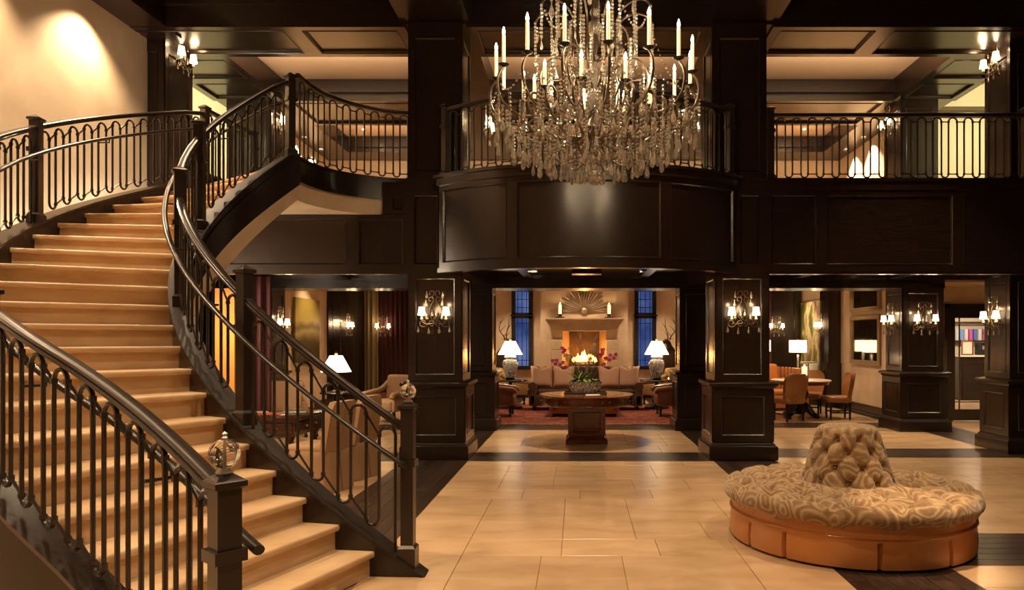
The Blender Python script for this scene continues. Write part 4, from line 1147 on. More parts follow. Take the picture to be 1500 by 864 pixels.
def leaf(m, base, dirv, ln_, wd, droop):
    d = Vector(dirv).normalized(); s = Vector((-d.y, d.x, 0)).normalized(); loops = []
    for i in range(8):
        t = i/7; p = Vector(base)+d*ln_*t+Vector((0,0,ln_*.9*t-droop*t*t)); w_ = wd*math.sin(PI*min(1,.12+.88*t))**.7*(1 if t < .98 else .1)
        loops.append([tuple(p-s*w_/2+Vector((0,0,.008))), tuple(p-Vector((0,0,.003))), tuple(p+s*w_/2+Vector((0,0,.008))), tuple(p+Vector((0,0,.002)))])
    return m.loft(loops)
for i in range(26):
    a = random.random()*2*PI; r_ = random.uniform(0,.8)
    obj('leaf', leaf(MB(), (.2*r_*math.cos(a), .1*r_*math.sin(a), .18), (math.cos(a), math.sin(a)*.7, 0), random.uniform(.10,.19), random.uniform(.035,.055), random.uniform(.12,.2)), LEAF, pl, smooth=60)
for i in range(9):
    obj('leaf', leaf(MB(), (-.10+random.uniform(-.03,.03), random.uniform(-.03,.03), .18), (random.uniform(-.3,.3), random.uniform(-.3,.3), 0), .20, .04, .03), LEAF, pl, smooth=60)
for i in range(11):
    b0 = Vector((random.uniform(-.12,.08), random.uniform(-.05,.05), .18)); tp = Vector((random.uniform(-.42,.30), random.uniform(-.1,.1), random.uniform(.62,.98)))
    if i == 0: tp = Vector((-.13, 0, 1.02))
    m = MB(); pts = [b0.lerp(tp, t/6)+Vector((random.uniform(-.02,.02), 0, random.uniform(-.01,.01)))*(1 if 0 < t < 6 else 0) for t in range(7)]
    m.tube(pts, [.006-.0007*t for t in range(7)], 5)
    for t in (2,3,4,5):
        for q in range(2):
            e = pts[t]+Vector((random.uniform(-.09,.09), random.uniform(-.03,.03), random.uniform(.05,.13))); m.tube([pts[t], e], [.003,.0015], 4)
    obj('twig', m, TWIG, pl)
def blossom(c, s, material, par):
    m = MB()
    for j in range(5):
        a = 2*PI*j/5+PI/2; w_ = s*(1.15 if j in (1,4) else .85)
        p = Vector(c); ax = Vector((math.cos(a), 0, math.sin(a))); sd = Vector((-math.sin(a), 0, math.cos(a)))
        pts = [p, p+ax*s*.45+sd*w_*.42+Vector((0,-.006,0)), p+ax*s*.95+sd*w_*.22+Vector((0,-.01,0)), p+ax*s*1.05, p+ax*s*.95-sd*w_*.22+Vector((0,-.01,0)), p+ax*s*.45-sd*w_*.42+Vector((0,-.006,0))]
        b_ = [q+Vector((0,.004,0)) for q in pts]
        m.loft([[tuple(q) for q in pts], [tuple(q) for q in b_]])
    m.ball((c[0], c[1]-.01, c[2]-.006), s*.28, 6, 4)
    return obj('blossom', m, material, par, smooth=30)
def orchid(base, tip, n, material):
    m = MB(); b0 = Vector(base); t_ = Vector(tip)
    mid = b0.lerp(t_, .6)+Vector((0,0,.18)); pts = [((1-t/10)**2)*b0+2*(t/10)*(1-t/10)*mid+((t/10)**2)*t_ for t in range(11)]
    m.tube(pts, .0035, 5); stem = obj('flower_stem', m, LEAF, pl)
    for i in range(n):
        q = pts[10-i] if i < 7 else pts[4]; c = (q.x+random.uniform(-.015,.015), q.y-.03, q.z+(-.035 if i % 2 else .02)); blossom(c, .034, material, stem)
orchid((-.1,0,.18), (-.52,-.02,.50), 6, ORCHID); orchid((-.06,.0,.18), (-.38,.0,.70), 4, ORCHID); orchid((-.05,0,.18), (-.32,-.03,.58), 3, WHITEP)
orchid((.08,0,.18), (.48,-.02,.60), 6, ORCHID); orchid((.06,0,.18), (.30,0,.68), 5, ORCHID); orchid((.02,0,.18), (.14,-.05,.76), 7, WHITEP)
# ---------------------------------------------------------------- fireplace room
rug = thing('rug', 'red and ivory oriental rug in front of the fireplace seating', 'rug', (.16, 16.2, 0))
obj('rug_field', MB().box(-2.35,2.35,-2.1,2.1,.001,.014), RUG, rug)
obj('rug_border', MB().box(-2.5,2.5,-2.25,-2.1,.001,.014).box(-2.5,2.5,2.1,2.25,.001,.014).box(-2.5,-2.35,-2.1,2.1,.001,.014).box(2.35,2.5,-2.1,2.1,.001,.014), noisy('rug_border', [(.45,(.30,.19,.10)),(.55,(.22,.05,.03))], 14, .95), rug)
FX, FYY = .17, 19.95
fp = thing('fireplace', 'carved limestone fireplace with a burning log fire', 'fireplace', (FX, FYY, 0))
for s in (-1, 1):
    obj('jamb', MB().box(*sorted((s*.60, s*.92)),0,.35,0,1.70), LIME, fp)
    for i in range(6): obj('jamb_stone', MB().rbox(s*.76, -.01, .15+i*.27, .30, .05, .262, .008, 1), LIME, fp)
    obj('corbel', MB().frustum(s*.76, .02, 1.70, 1.90, .26, .14, .32, .30), LIME, fp)
obj('frieze', MB().box(-.95,.95,-.08,.35,1.88,2.08), LIME, fp)
m = MB()
for dz, e in ((2.08,.02),(2.12,.05),(2.16,.09)): m.box(-.97-e,.97+e,-.10-e,.35,dz,dz+.04)
m.box(-1.08,1.08,-.22,.35,2.20,2.235); obj('mantel_shelf', m, LIME, fp)
m = MB().add([(-.60,.02,.05),(-.60,.02,1.9),(-.42,.5,1.9),(-.42,.5,.05),(.60,.02,.05),(.60,.02,1.9),(.42,.5,1.9),(.42,.5,.05)], [(0,1,2,3),(7,6,5,4),(1,5,6,2),(0,3,7,4)])
obj('fireback', MB().box(-.43,.43,.49,.5,.8,1.9), SOOTB, fp)
obj('firebox', m, SOOT, fp, smooth=0); obj('hearth', MB().box(-.60,.60,0,.5,0,.86), LIME, fp); obj('hearth_slab', MB().box(-1.1,1.1,-.25,0,0,.05), LIME, fp)
m = MB()
for a, b, r_ in (((-.3,.18,.97),(.28,.16,1.0),.06),((-.22,.3,1.10),(.25,.26,1.13),.05),((-.26,.1,.94),(.30,.08,.95),.05)): m.tube([a,b], r_, 8)
obj('logs', m, mat('charred_log', (.05,.025,.012), .9), fp)
m = MB()
for x in (-.25,.25): m.bar((x,-.02,.90),(x,.35,.90),.02).bar((x,-.02,.86),(x,-.02,1.10),.025)
obj('fire_grate', m, BLACK, fp)
FIRE = mat('fire_flame', (1,.5,.1), .5, emit=(1,.42,.08), estr=7)
for i in range(11):
    x = -.3+.6*i/10; h = .30*random.uniform(.6,1.0)*(1.15-abs(x)*1.6); m = MB()
    m.lathe([(.035,0),(.06,h*.25),(.04,h*.6),(.002,h)], 7, (x,.2+random.uniform(-.06,.06),1.02), sy=.6); obj('flame', m, FIRE, fp)
light('POINT', (0,.08,1.22), 42, (1,.50,.16), .12, parent=fp)
struct('wall_chimney_breast', MB().box(-1.05, -.43, 20.12, 20.5, 0, 3.5).box(.77, 1.38, 20.12, 20.5, 0, 3.5).box(-.43, .77, 20.12, 20.5, 1.9, 3.5).box(-.43,.77,20.47,20.5,0,1.9), PLASTER)
# windows
def window(n, x0, x1):
    t = thing('window_%d' % n, None, None, ((x0+x1)/2, 20.45, .8), kind='structure')
    w_ = x1-x0; m = MB(); y = 0
    for a, b, c, d in ((-w_/2-.04, w_/2+.04, .0, .10), (-w_/2-.04, w_/2+.04, 1.44, 1.60), (-w_/2-.04, w_/2+.04, 2.2, 2.3), (-w_/2-.04, -w_/2+.07, .1, 2.2), (w_/2-.07, w_/2+.04, .1, 2.2)): m.box(a, b, -.06, .10, c, d)
    m.box(-w_/2-.07, w_/2+.07, -.09, .0, 1.50, 1.545)
    obj('window_frame', m, BLACK, t)
    m = MB()
    for i in (1,2,3,): m.box(-w_/2+w_*(i/4)-.008+0, -w_/2+w_*(i/4)+.008, -.01, .02, .1, 1.44); 
    for i in (1,2,3): m.box(-w_/2+w_*(i/4)-.008, -w_/2+w_*(i/4)+.008, -.01, .02, 1.6, 2.2)
    for z in (.26, 1.30, 1.75, 1.98): m.box(-w_/2, w_/2, -.01, .02, z-.008, z+.008)
    obj('muntins', m, BLACK, t)
    obj('pane', MB().box(-w_/2, w_/2, .03, .036, .08, 1.5), PANE, t); obj('pane', MB().box(-w_/2, w_/2, .03, .036, 1.55, 2.25), PANE, t)
struct('wall_back_upper', MB().box(-1.84,-1.33,20.5,20.7,3.1,3.6).box(1.63,2.16,20.5,20.7,3.1,3.6), PLASTER)
window(1, -1.84, -1.33); window(2, 1.63, 2.16)
# sunburst
sb = thing('sunburst', 'half sunburst of wooden rays on the chimney breast above the mantel', 'wall ornament', (FX, 20.08, 2.42))
for i in range(21):
    a = PI*(i+.5)/21; ln_ = .60+.14*((i*7) % 3)/2; m = MB(); c, s = math.cos(a), math.sin(a)
    p0 = Vector((c*.08, -.02, s*.08)); p1 = Vector((c*ln_, -.015, s*ln_)); sd = Vector((-s, 0, c))
    m.loft([[tuple(p0-sd*.008), tuple(p0+Vector((0,-.02,0))), tuple(p0+sd*.008), tuple(p0+Vector((0,.02,0)))], [tuple(p1-sd*.026), tuple(p1+Vector((0,-.02,0))), tuple(p1+sd*.026), tuple(p1+Vector((0,.02,0)))]])
    obj('ray', m, TWIG if i % 2 else GOLD, sb, smooth=0)
obj('hub', MB().ball((0,-.01,.02), .10, 14, 8, (1,.4,1)), GOLD, sb)
WAXG = mat('glowing_candle', (.9,.8,.6), .5, emit=(1,.68,.34), estr=1.5)
for i, x in enumerate((-.50, .85)):
    t = thing('hurricane_candlestick', 'glass hurricane candlestick on the %s end of the mantel' % ('left' if i == 0 else 'right'), 'candlestick', (x, 19.9, 2.235))
    obj('stand', MB().lathe([(.13,0),(.13,.02),(.06,.04),(.04,.08),(.07,.10),(.085,.11)], 16), BRONZE, t)
    obj('candle', MB().lathe([(.045,.11),(.045,.36),(.005,.365)], 12), WAXG, t)
    obj('flame', MB().lathe([(.001,.36),(.016,.385),(.001,.43)], 8), FLAME, t)
    g = MB().lathe([(.07,.11),(.085,.2),(.08,.32),(.11,.42),(.108,.42),(.078,.32),(.083,.2),(.068,.11)], 18); obj('glass_chimney', g, CRYSTAL2, t)
    light('POINT', (0,-.12,.42), 2, WARMER, .03, parent=t)
# sofa with pillows
def sofa(name, label, x, y, rz, w_, mt, d=.85, back=.90, seat=.42, arm=.62, nc=3, par_cat='sofa', leg=.1, r_=.09):
    t = thing(name, label, par_cat, (x, y, .015 if abs(x) < 2.6 and 14 < y < 18.5 else 0), rz)
    obj('base', MB().rbox(0, 0, (leg+seat-.12)/2+.02, w_, d, seat-.12-leg+.04, .03), mt, t)
    for i in range(nc):
        cw = (w_-.36)/nc; obj('seat_cushion', MB().rbox(-w_/2+.18+cw*(i+.5), -.05, seat-.04, cw-.01, d-.2, .16, .05, 3), mt, t)
    prof_ = MB().rbox(0, d/2-.11, (seat+back)/2-.02, w_-.1, .22, back-seat+.12, r_, 4); obj('backrest', prof_, mt, t)
    for s in (-1, 1):
        m = MB().rbox(s*(w_/2-.09), 0, (leg+arm)/2, .18, d, arm-leg, .05, 3); m.tube([(s*(w_/2-.08), -d/2-.005, arm-.05), (s*(w_/2-.08), d/2-.05, arm-.04)], .10, 14); obj('armrest', m, mt, t)
    for sx in (-1,1):
        for sy in (-1,1): obj('leg', MB().lathe([(.018,0),(.022,.03),(.03,.07),(.022,leg+.02)], 10, (sx*(w_/2-.12), sy*(d/2-.1), 0)), BLACK, t)
    return t
sofa('sofa', 'long brown velvet sofa facing the round table before the fire', .17, 17.1, 0, 2.62, SOFA, .95, .95, .44, .60)
pi_ = 0
for x, rz_, dy, lab, mt in ((-.86, .12, 0, 'blush pillow at the left arm of the brown sofa', PILLOW), (-.34, -.1, -.1, 'blush pillow second from the left on the brown sofa', PILLOW), (-.66, .05, .12, 'gold edged pillow tucked behind the two left blush pillows', GOLDFAB),
        (.72, .1, -.1, 'blush pillow third from the left on the brown sofa', PILLOW), (1.18, -.15, 0, 'blush pillow at the right arm of the brown sofa', PILLOW), (1.0, 0, .12, 'gold edged pillow tucked behind the two right blush pillows', GOLDFAB)):
    t = thing('throw_pillow', lab, 'pillow', (x, 16.98+dy, .50), rz_, 'pillows on the brown sofa')
    obj('cushion_cover', MB().pillow(0,0,.27,.52,.54,.2, Matrix.Rotation(R(-14), 4, 'X'), 12, .1), mt, t, smooth=60)
def tufted_ottoman(x, y, w_, d, h, label):
    t = thing('ottoman', label, 'ottoman', (x, y, .015)); m = MB(); vs = []; fs = []; n = 60; rows_ = 16
    for i in range(rows_+1):
        z = .07+(h-.07)*i/rows_
        for j in range(n*2):
            a = 2*PI*j/(n*2); c, s = math.cos(a), math.sin(a); e = .28
            px_, py_ = w_/2*math.copysign(abs(c)**e, c), d/2*math.copysign(abs(s)**e, s)
            u = px_/.2 if abs(s) > .5 else py_/.2; v = (z-.1)/.13
            p1 = (u-v*.5) % 1; p1 = min(p1,1-p1); p2 = (u+v*.5) % 1; p2 = min(p2,1-p2); k_ = 1-.025*math.exp(-(min(p1,p2)/.09)**2)
            vs.append((px_*k_, py_*k_, z))
    nn = n*2
    for i in range(rows_):
        for j in range(nn): fs.append((i*nn+j, i*nn+(j+1)%nn, (i+1)*nn+(j+1)%nn, (i+1)*nn+j))
    m.add(vs, fs); obj('tufted_side', m, LEATHER, t, smooth=60)
    obj('top_cushion', MB().rbox(0,0,h+.02,w_-.01,d-.01,.09,.04,3), LEATHER, t)
    for sx in (-1,1):
        for sy in (-1,1): obj('leg', MB().lathe([(.02,0),(.035,.08)], 10, (sx*(w_/2-.1), sy*(d/2-.1), 0)), BLACK, t)
tufted_ottoman(.13, 15.65, 1.5, .85, .36, 'low tufted caramel leather ottoman on the rug behind the round table')
def club_chair(x, y, rz, mt, label, cat='armchair', w_=.78, tall=.95, name='club_chair'):
    t = thing(name, label, cat, (x, y, .015 if abs(x) < 2.6 and 14 < y < 18.5 else 0), rz)
    obj('seat', MB().rbox(0,-.04,.34,w_-.16,.66,.22,.06,3), mt, t)
    obj('backrest', MB().rbox(0,.32,.62,w_-.06,.16,.62*tall/.95,.07,3, Matrix.Rotation(R(-8),4,'X')), mt, t)
    for s in (-1,1):
        m = MB().tube(smooth_path([(s*(w_/2-.03),.36,.78),(s*(w_/2-.03),.15,.64),(s*(w_/2-.03),-.2,.58),(s*(w_/2-.03),-.36,.56),(s*(w_/2-.03),-.40,.50)]), .055, 10)
        m.rbox(s*(w_/2-.05),0,.40,.08,.70,.32,.03,2); obj('armrest', m, mt, t)
        m = MB()
        for i in range(12): m.ball((s*(w_/2-.008), -.33+.055*i, .25), .008, 6, 4)
        obj('nailheads', m, GOLD, t)
    for sx in (-1,1):
        for sy in (-1,1): obj('leg', MB().lathe([(.03,0),(.035,.03),(.018,.06),(.03,.1),(.036,.15),(.028,.24)], 10, (sx*(w_/2-.09), sy*.28, 0)), BLACK, t)
    return t
club_chair(-1.72, 15.6, PI/2, BROWNL, 'brown leather armchair with nailheads left of the tufted ottoman')
club_chair(2.02, 15.6, -PI/2, BROWNL, 'brown leather armchair with nailheads right of the tufted ottoman')
club_chair(-1.75, 18.35, PI/2+.5, GOLDFAB, 'gold upholstered armchair behind the left china lamp')
club_chair(2.05, 18.35, -PI/2-.5, GOLDFAB, 'gold upholstered armchair behind the right china lamp')
t = thing('throw_pillow', 'brown pillow on the gold armchair behind the right china lamp', 'pillow', (1.98, 18.32, .47), -.9); obj('cushion_cover', MB().pillow(0,0,.24,.46,.46,.16,None,10), SOFA, t, smooth=60)
def side_table(x, y, r_, h, label, mt=None):
    mt = mt or WOOD; t = thing('side_table', label, 'side table', (x, y, .015 if abs(x) < 2.6 else 0))
    obj('table_top', MB().lathe([(r_-.01,h-.03),(r_,h-.022),(r_,h-.008),(r_-.01,h)], 32), mt, t)
    obj('pedestal', MB().lathe([(.03,.12),(.05,.18),(.08,.26),(.055,.36),(.03,.42),(.05,.5),(.04,h-.06),(.10,h-.03)], 14), mt, t)
    obj('plinth', MB().lathe([(r_*.7,0),(r_*.7,.04),(r_*.5,.07),(.05,.12)], 24), mt, t)
def cone_lamp(x, y, z, label, china_=True, s=1.0, p=14):
    t = thing('table_lamp', label, 'lamp', (x, y, z)); 
    if china_:
        obj('lamp_base', MB().lathe([(.11*s,.0),(.12*s,.03*s),(.09*s,.05*s)], 20), BLACK, t)
        obj('ginger_jar', MB().lathe([(.085*s,.04*s),(.10*s,.06*s),(.14*s,.16*s),(.18*s,.28*s),(.19*s,.38*s),(.165*s,.46*s),(.11*s,.49*s),(.105*s,.51*s),(.14*s,.52*s),(.145*s,.54*s),(.11*s,.60*s),(.05*s,.64*s),(.02*s,.66*s)], 28), CHINA, t)
        zs = .60*s
    else:
        obj('lamp_base', MB().lathe([(.09*s,0),(.09*s,.02),(.03*s,.05),(.05*s,.15*s),(.06*s,.25*s),(.02*s,.35*s),(.015,.45*s)], 16), BRONZE, t); zs = .40*s
    g = MB().lathe([(.295*s,zs),(.125*s,zs+.32*s)], 28); g.f = g.f[:-2]; g.lathe([(.29*s,zs+.002),(.121*s,zs+.318*s)], 28); g.f = g.f[:-2]
    obj('lamp_shade', g, LSHADE, t)
    obj('finial', MB().lathe([(.004,zs+.28*s),(.02,zs+.33*s),(.03,zs+.36*s),(.002,zs+.40*s)], 10), GOLD, t)
    light('POINT', (0,0,zs+.16*s), p, WARM, .05, parent=t)
side_table(-1.62, 17.25, .42, .675, 'dark round side table left of the brown sofa'); side_table(1.87, 17.25, .42, .675, 'dark round side table right of the brown sofa')
cone_lamp(-1.62, 17.25, .69, 'blue and white china jar lamp left of the brown sofa', p=22); cone_lamp(1.87, 17.25, .69, 'blue and white china jar lamp right of the brown sofa', p=22)
for x, lab in ((-1.93, 'left'), (2.14, 'right')):
    t = thing('votive_candle', 'small lit votive glass beside the %s china lamp' % lab, 'candle', (x if lab == 'left' else 2.12, 16.98, .69)); obj('cup', MB().lathe([(.03,0),(.04,.05),(.038,.05),(.028,.004)], 12), CRYSTAL2, t); obj('flame', MB().lathe([(.001,.02),(.014,.03),(.001,.06)], 8), FLAME, t)
# deer busts on the floor-standing pedestals
def deer(x, y, z, rz, label):
    t = thing('deer_bust', label, 'sculpture', (x, y, z), rz)
    obj('pedestal', MB().frustum(0,0,0,.05,.34,.34).frustum(0,0,.05,.80,.26,.26).frustum(0,0,.80,.85,.34,.34), WOOD, t)
    m = MB(); secs = [((0,.06,.80),.26,.16),((0,.05,1.0),.30,.17),((0,.04,1.18),.25,.14),((0,.0,1.34),.14,.10),((0,-.04,1.46),.075,.085),((0,-.08,1.56),.07,.08),((0,-.13,1.60),.066,.07),((0,-.22,1.585),.05,.052),((0,-.31,1.55),.034,.036),((0,-.35,1.54),.026,.028)]
    pts = [Vector(s[0]) for s in secs]; m.tube(pts, [s[1] for s in secs], 12); obj('head_and_neck', m, BRONZE, t, smooth=60)
    for s in (-1,1):
        obj('ear', leaf(MB(), (s*.05,-.07,1.63), (s,.1,0), .13, .06, .10), BRONZE, t)
        m = MB(); main = smooth_path([(s*.03,-.07,1.65),(s*.08,-.02,1.76),(s*.17,.02,1.88),(s*.21,.0,2.02),(s*.17,-.04,2.16)]); m.tube(main, [.016-.0006*i for i in range(len(main))], 6)
        for q, e in ((4,(s*.04,-.16,1.86)),(9,(s*.10,-.12,2.02)),(13,(s*.27,-.06,2.10)),(16,(s*.12,-.08,2.22))): m.tube([main[min(q,len(main)-1)], Vector(e)], [.011,.004], 5)
        obj('antler', m, BRONZE, t)
deer(-1.98, 19.3, 0, PI/2-.5, 'dark bronze deer bust with antlers behind the left china lamp')
deer(2.46, 19.3, 0, -PI/2+.6, 'dark bronze deer bust with antlers behind the right china lamp')
# ---------------------------------------------------------------- curtains and dark walls of the side rooms
def curtain(x0, x1, y, z0, z1, label, mt=None, along='x', folds=None):
    mt = mt or VELVET; t = thing('curtain', label, 'curtain', ((x0+x1)/2 if along == 'x' else y, y if along == 'x' else (x0+x1)/2, z0))
    w_ = x1-x0; n = int(w_/.012); fr = folds or w_/.13; m = MB(); A_, B_ = [], []
    for i in range(n+1):
        s = -w_/2+w_*i/n; d = .04*math.sin(2*PI*fr*i/n)+.015*math.sin(2*PI*fr*.37*i/n+1)
        A_.append((s, d)); B_.append((s, d+.012))
    lo = []
    for s, d in A_:
        p = [(s,d,0),(s,d+.012,0),(s,d*.8+.012,z1-z0),(s,d*.8,z1-z0)]
        if along == 'y': p = [(b,a,c) for a,b,c in p]
        lo.append(p)
    obj('drape', m.loft(lo), mt, t, smooth=60)
    return t
t = curtain(-5.0, -4.62, 10.9, .02, 2.6, 'dark red velvet curtain hanging behind the stair newel')
obj('curtain_rod', MB().tube([(-.7,0,2.64),(.27,0,2.64)], .015, 8).ball((.29,0,2.64),.03,8,6), STEEL, t)
curtain(-6.0, -5.62, 20.33, .02, 3.3, 'pale curtain strip at the left room corner', mat('olive_sheer', (.26,.20,.10), .8))
curtain(-5.6, -4.6, 20.33, .02, 3.3, 'dark red velvet curtain across the far wall of the left room')
curtain(5.0, 5.45, 20.33, .02, 3.3, 'dark red velvet curtain at the far wall behind the orange sofa')
def dark_panel(o, u, n, w_, z1, name):
    return [struct(name, MB().mbox(flat(o,u,n), 0, w_, 0, z1, 0, .05), WOOD), None]
struct('trim_7', MB().box(-4.6, -3.2, 20.42, 20.5, 0, 3.5).panel(flat((-4.4,20.42,0),(1,0,0),(0,-1,0)), 0, 1.2, .2, 3.4, .1,.1,.1,.1), WOOD)
struct('trim_8', MB().box(3.4, 6.3, 20.42, 20.5, 0, 3.5).panel(flat((5.1,20.42,0),(1,0,0),(0,-1,0)), 0, 1.1, .2, 3.4, .1,.1,.1,.1), WOOD)
struct('trim_9', MB().box(6.05, 6.35, 17.5, 17.8, 0, 3.5).box(6.0,6.35,17.45,17.85,0,1.08).box(6.31,6.35,17.8,18.9,0,3.5), WOOD)
fl_ = flat((-6.06,17.6,0),(0,1,0),(1,0,0))
struct('trim_10', MB().box(-6.08, -6.04, 17.5, 20.4, 0, 3.5).panel(fl_, .1,.9,.2,3.4,.1,.1,.1,.1).panel(fl_, 1.2,2.0,.2,3.4,.1,.1,.1,.1), WOOD)
# orange lit screen glimpsed behind the stair
struct('wall_amber', MB().box(-5.72, -5.38, 11.32, 11.36, 0, 2.45), mat('amber_plaster', (.70,.30,.06), .6))
light('POINT', (-5.3, 10.9, 1.7), 14, (1,.55,.2), .08)
# ---------------------------------------------------------------- paintings and mirrors
def art(name, stops, seed, sc_):
    m = mat(name, (.5,.4,.2), .45); c = coords(m, sc_, world=False); n = N(m, 'ShaderNodeTexNoise'); n.inputs['Scale'].default_value = 1.6; n.inputs['Detail'].default_value = 3; n.noise_dimensions = '4D'; n.inputs['W'].default_value = seed; L(m, c, n.inputs['Vector'])
    r = ramp(m, n.outputs['Fac'], stops); L(m, r.outputs[0], bsdf(m).inputs['Base Color']); return m
def art_sunset():
    m = mat('amber_horizon_painting', (.3,.2,.05), .4); tc = N(m, 'ShaderNodeTexCoord'); sp_ = N(m, 'ShaderNodeSeparateXYZ'); L(m, tc.outputs['Object'], sp_.inputs[0])
    n = N(m, 'ShaderNodeTexNoise'); n.inputs['Scale'].default_value = 2.2; L(m, tc.outputs['Object'], n.inputs['Vector'])
    a = N(m, 'ShaderNodeMath', operation='MULTIPLY_ADD'); L(m, n.outputs['Fac'], a.inputs[0]); a.inputs[1].default_value = .25; L(m, sp_.outputs[2], a.inputs[2])
    b = N(m, 'ShaderNodeMath', operation='DIVIDE'); L(m, a.outputs[0], b.inputs[0]); b.inputs[1].default_value = 1.6
    r = ramp(m, b.outputs[0], [(.0,(.05,.035,.012)),(.36,(.10,.07,.02)),(.48,(.42,.32,.12)),(.56,(.16,.10,.02)),(.64,(.45,.33,.07)),(1,(.26,.19,.04))]); L(m, r.outputs[0], bsdf(m).inputs['Base Color']); return m
pt = thing('painting', 'unframed amber horizon painting on the cream wall behind the stair', 'painting', (-6.06, 16.1, 1.15)); obj('canvas', MB().box(0,.05,-.72,.72,0,1.40), art_sunset(), pt)
pt = thing('painting', 'large abstract landscape painting in green, gold and mauve in the right room', 'painting', (6.33, 19.66, .72)); obj('canvas', MB().box(-.05,0,-.76,.76,0,1.95), art('landscape_painting', [(.38,(.10,.12,.02)),(.46,(.30,.28,.06)),(.50,(.80,.70,.42)),(.55,(.62,.48,.30)),(.62,(.36,.20,.14)),(.72,(.20,.15,.07))], 3.3, (1,1.2,.8)), pt)
def mirror(z0, z1, label):
    t = thing('wall_mirror', label, 'mirror', (6.34, 15.98, z0)); h = z1-z0
    fr = flat((-.005,-.82,0),(0,1,0),(-1,0,0)); obj('mirror_frame', MB().panel(fr, 0, 1.64, 0, h, .07,.07,.07,.07,.04,1,.02), GOLD, t)
    i_ = 0
    for a in range(3):
        for b in range(2):
            w_ = 1.50/3; hh = (h-.14)/2; obj('mirror_pane', MB().mbox(fr, .07+a*w_+.003, .07+(a+1)*w_-.003, .07+b*hh+.003, .07+(b+1)*hh-.003, .0, .008+.0), MIRROR, t, smooth=0)
mirror(1.10, 2.17, 'gilt framed antiqued mirror, lower of the pair on the right wall'); mirror(2.27, 3.34, 'gilt framed antiqued mirror, upper of the pair on the right wall')
# ---------------------------------------------------------------- right room: dining set, sofa, lamps
dt = thing('pedestal_table', 'round marble topped table ringed by caramel leather chairs', 'table', (4.72, 15.35, 0))
obj('marble_top', MB().lathe([(.59,.765),(.62,.77),(.62,.79),(.60,.80)], 48), MARBLE, dt)
obj('apron', MB().lathe([(.52,.70),(.56,.70),(.58,.765)], 48), MAHOG, dt)
obj('pedestal', MB().lathe([(.10,.10),(.14,.16),(.09,.22),(.08,.30),(.15,.44),(.17,.52),(.12,.62),(.07,.66),(.2,.70)], 20), BLACK, dt)
for i in range(4):
    a = PI/2*i+.6; c, s = math.cos(a), math.sin(a); m = MB(); m.tube(smooth_path([(c*.06,s*.06,.30),(c*.18,s*.18,.24),(c*.30,s*.30,.10),(c*.42,s*.42,.05)]), [.06]*11+[.05]*5, 8); m.ball((c*.43,s*.43,.045), .045, 8, 5); obj('leg', m, BLACK, dt)
def dining_chair(x, y, rz, label):
    t = thing('dining_chair', label, 'chair', (x, y, 0), rz, 'caramel leather chairs at the marble table')
    obj('seat', MB().rbox(0,-.02,.41,.52,.50,.13,.05,3), LEATHERC, t)
    lo = []
    for i in range(13):
        z = .36+.60*i/12; w_ = .235+.055*math.sin(PI*min(1,i/9)*.55); 
        if i > 9: w_ *= math.cos((i-9)/3*1.0)**.8
        yb = .22+.10*(i/12)
        f_ = []
        for j in range(9):
            u = -1+j/4; f_.append((u*w_, yb-.07*abs(u)**2-.045, z))
        for j in range(8,-1,-1):
            u = -1+j/4; f_.append((u*w_, yb-.07*abs(u)**2+.03, z))
        lo.append(f_)
    obj('backrest', MB().loft(lo), LEATHERC, t, smooth=60)
    for sx in (-1,1):
        for sy in (-1,1): obj('leg', MB().frustum(sx*.21, sy*.19, 0, .36, .032,.032,.045,.045), BLACK, t)
    obj('stretcher', MB().bar((-.21,-.19,.14),(-.21,.19,.14),.02,.03).bar((.21,-.19,.14),(.21,.19,.14),.02,.03).bar((-.21,0,.14),(.21,0,.14),.02,.03), BLACK, t)
dining_chair(4.28, 14.72, PI+.45, 'caramel leather dining chair nearest the camera, back towards us')
dining_chair(5.42, 15.1, -PI/2-.12, 'caramel leather dining chair right of the marble table in profile')
dining_chair(5.15, 16.1, -.45, 'caramel leather dining chair behind the marble table')
t = thing('hurricane_candle', 'glass hurricane with a lit pillar candle on the marble table', 'candle', (4.80, 15.35, .80))
obj('glass_cylinder', MB().lathe([(.09,0),(.09,.34),(.085,.34),(.085,.012),(.001,.012)], 24), CRYSTAL2, t); obj('pebbles', MB().lathe([(.08,.015),(.08,.08),(.01,.085)], 20), BLACK, t); obj('candle', MB().lathe([(.055,.09),(.055,.27),(.01,.275)], 20), mat('glowing_wax', (.9,.8,.6), .5, emit=(1,.65,.32), estr=1.6), t); obj('flame', MB().lathe([(.001,.27),(.012,.29),(.001,.325)], 8), FLAME, t)
light('POINT', (0,0,.45), 3, WARMER, .03, parent=t)
# channel-backed leather sofa
cs = thing('channel_sofa', 'curved caramel leather sofa with channelled back behind the marble table', 'sofa', (4.35, 17.0, 0), .15)
obj('base', MB().rbox(0,0,.22,1.9,.85,.30,.05,2), LEATHER, cs); obj('seat_cushion', MB().rbox(0,-.08,.42,1.6,.68,.14,.05,3), LEATHER, cs)
for i in range(24):
    u = -1+2*i/23; a = u*1.25; obj('back_channel', MB().rbox(.92*math.sin(a)*1.0, .42-.42*(1-math.cos(a))*1.5, .72, .085, .10, .62-.12*abs(u), .035, 2, Matrix.Rotation(-a,4,'Z')), LEATHER, cs)
t = thing('throw_blanket', 'folded orange leather throw over the back of the channelled sofa', 'blanket', (4.45, 17.35, .6)); obj('cloth', MB().rbox(0,-.06,.24,.62,.22,.46,.08,3, Matrix.Rotation(R(-14),4,'X')), mat('orange_throw', (.62,.20,.035), .4), t)
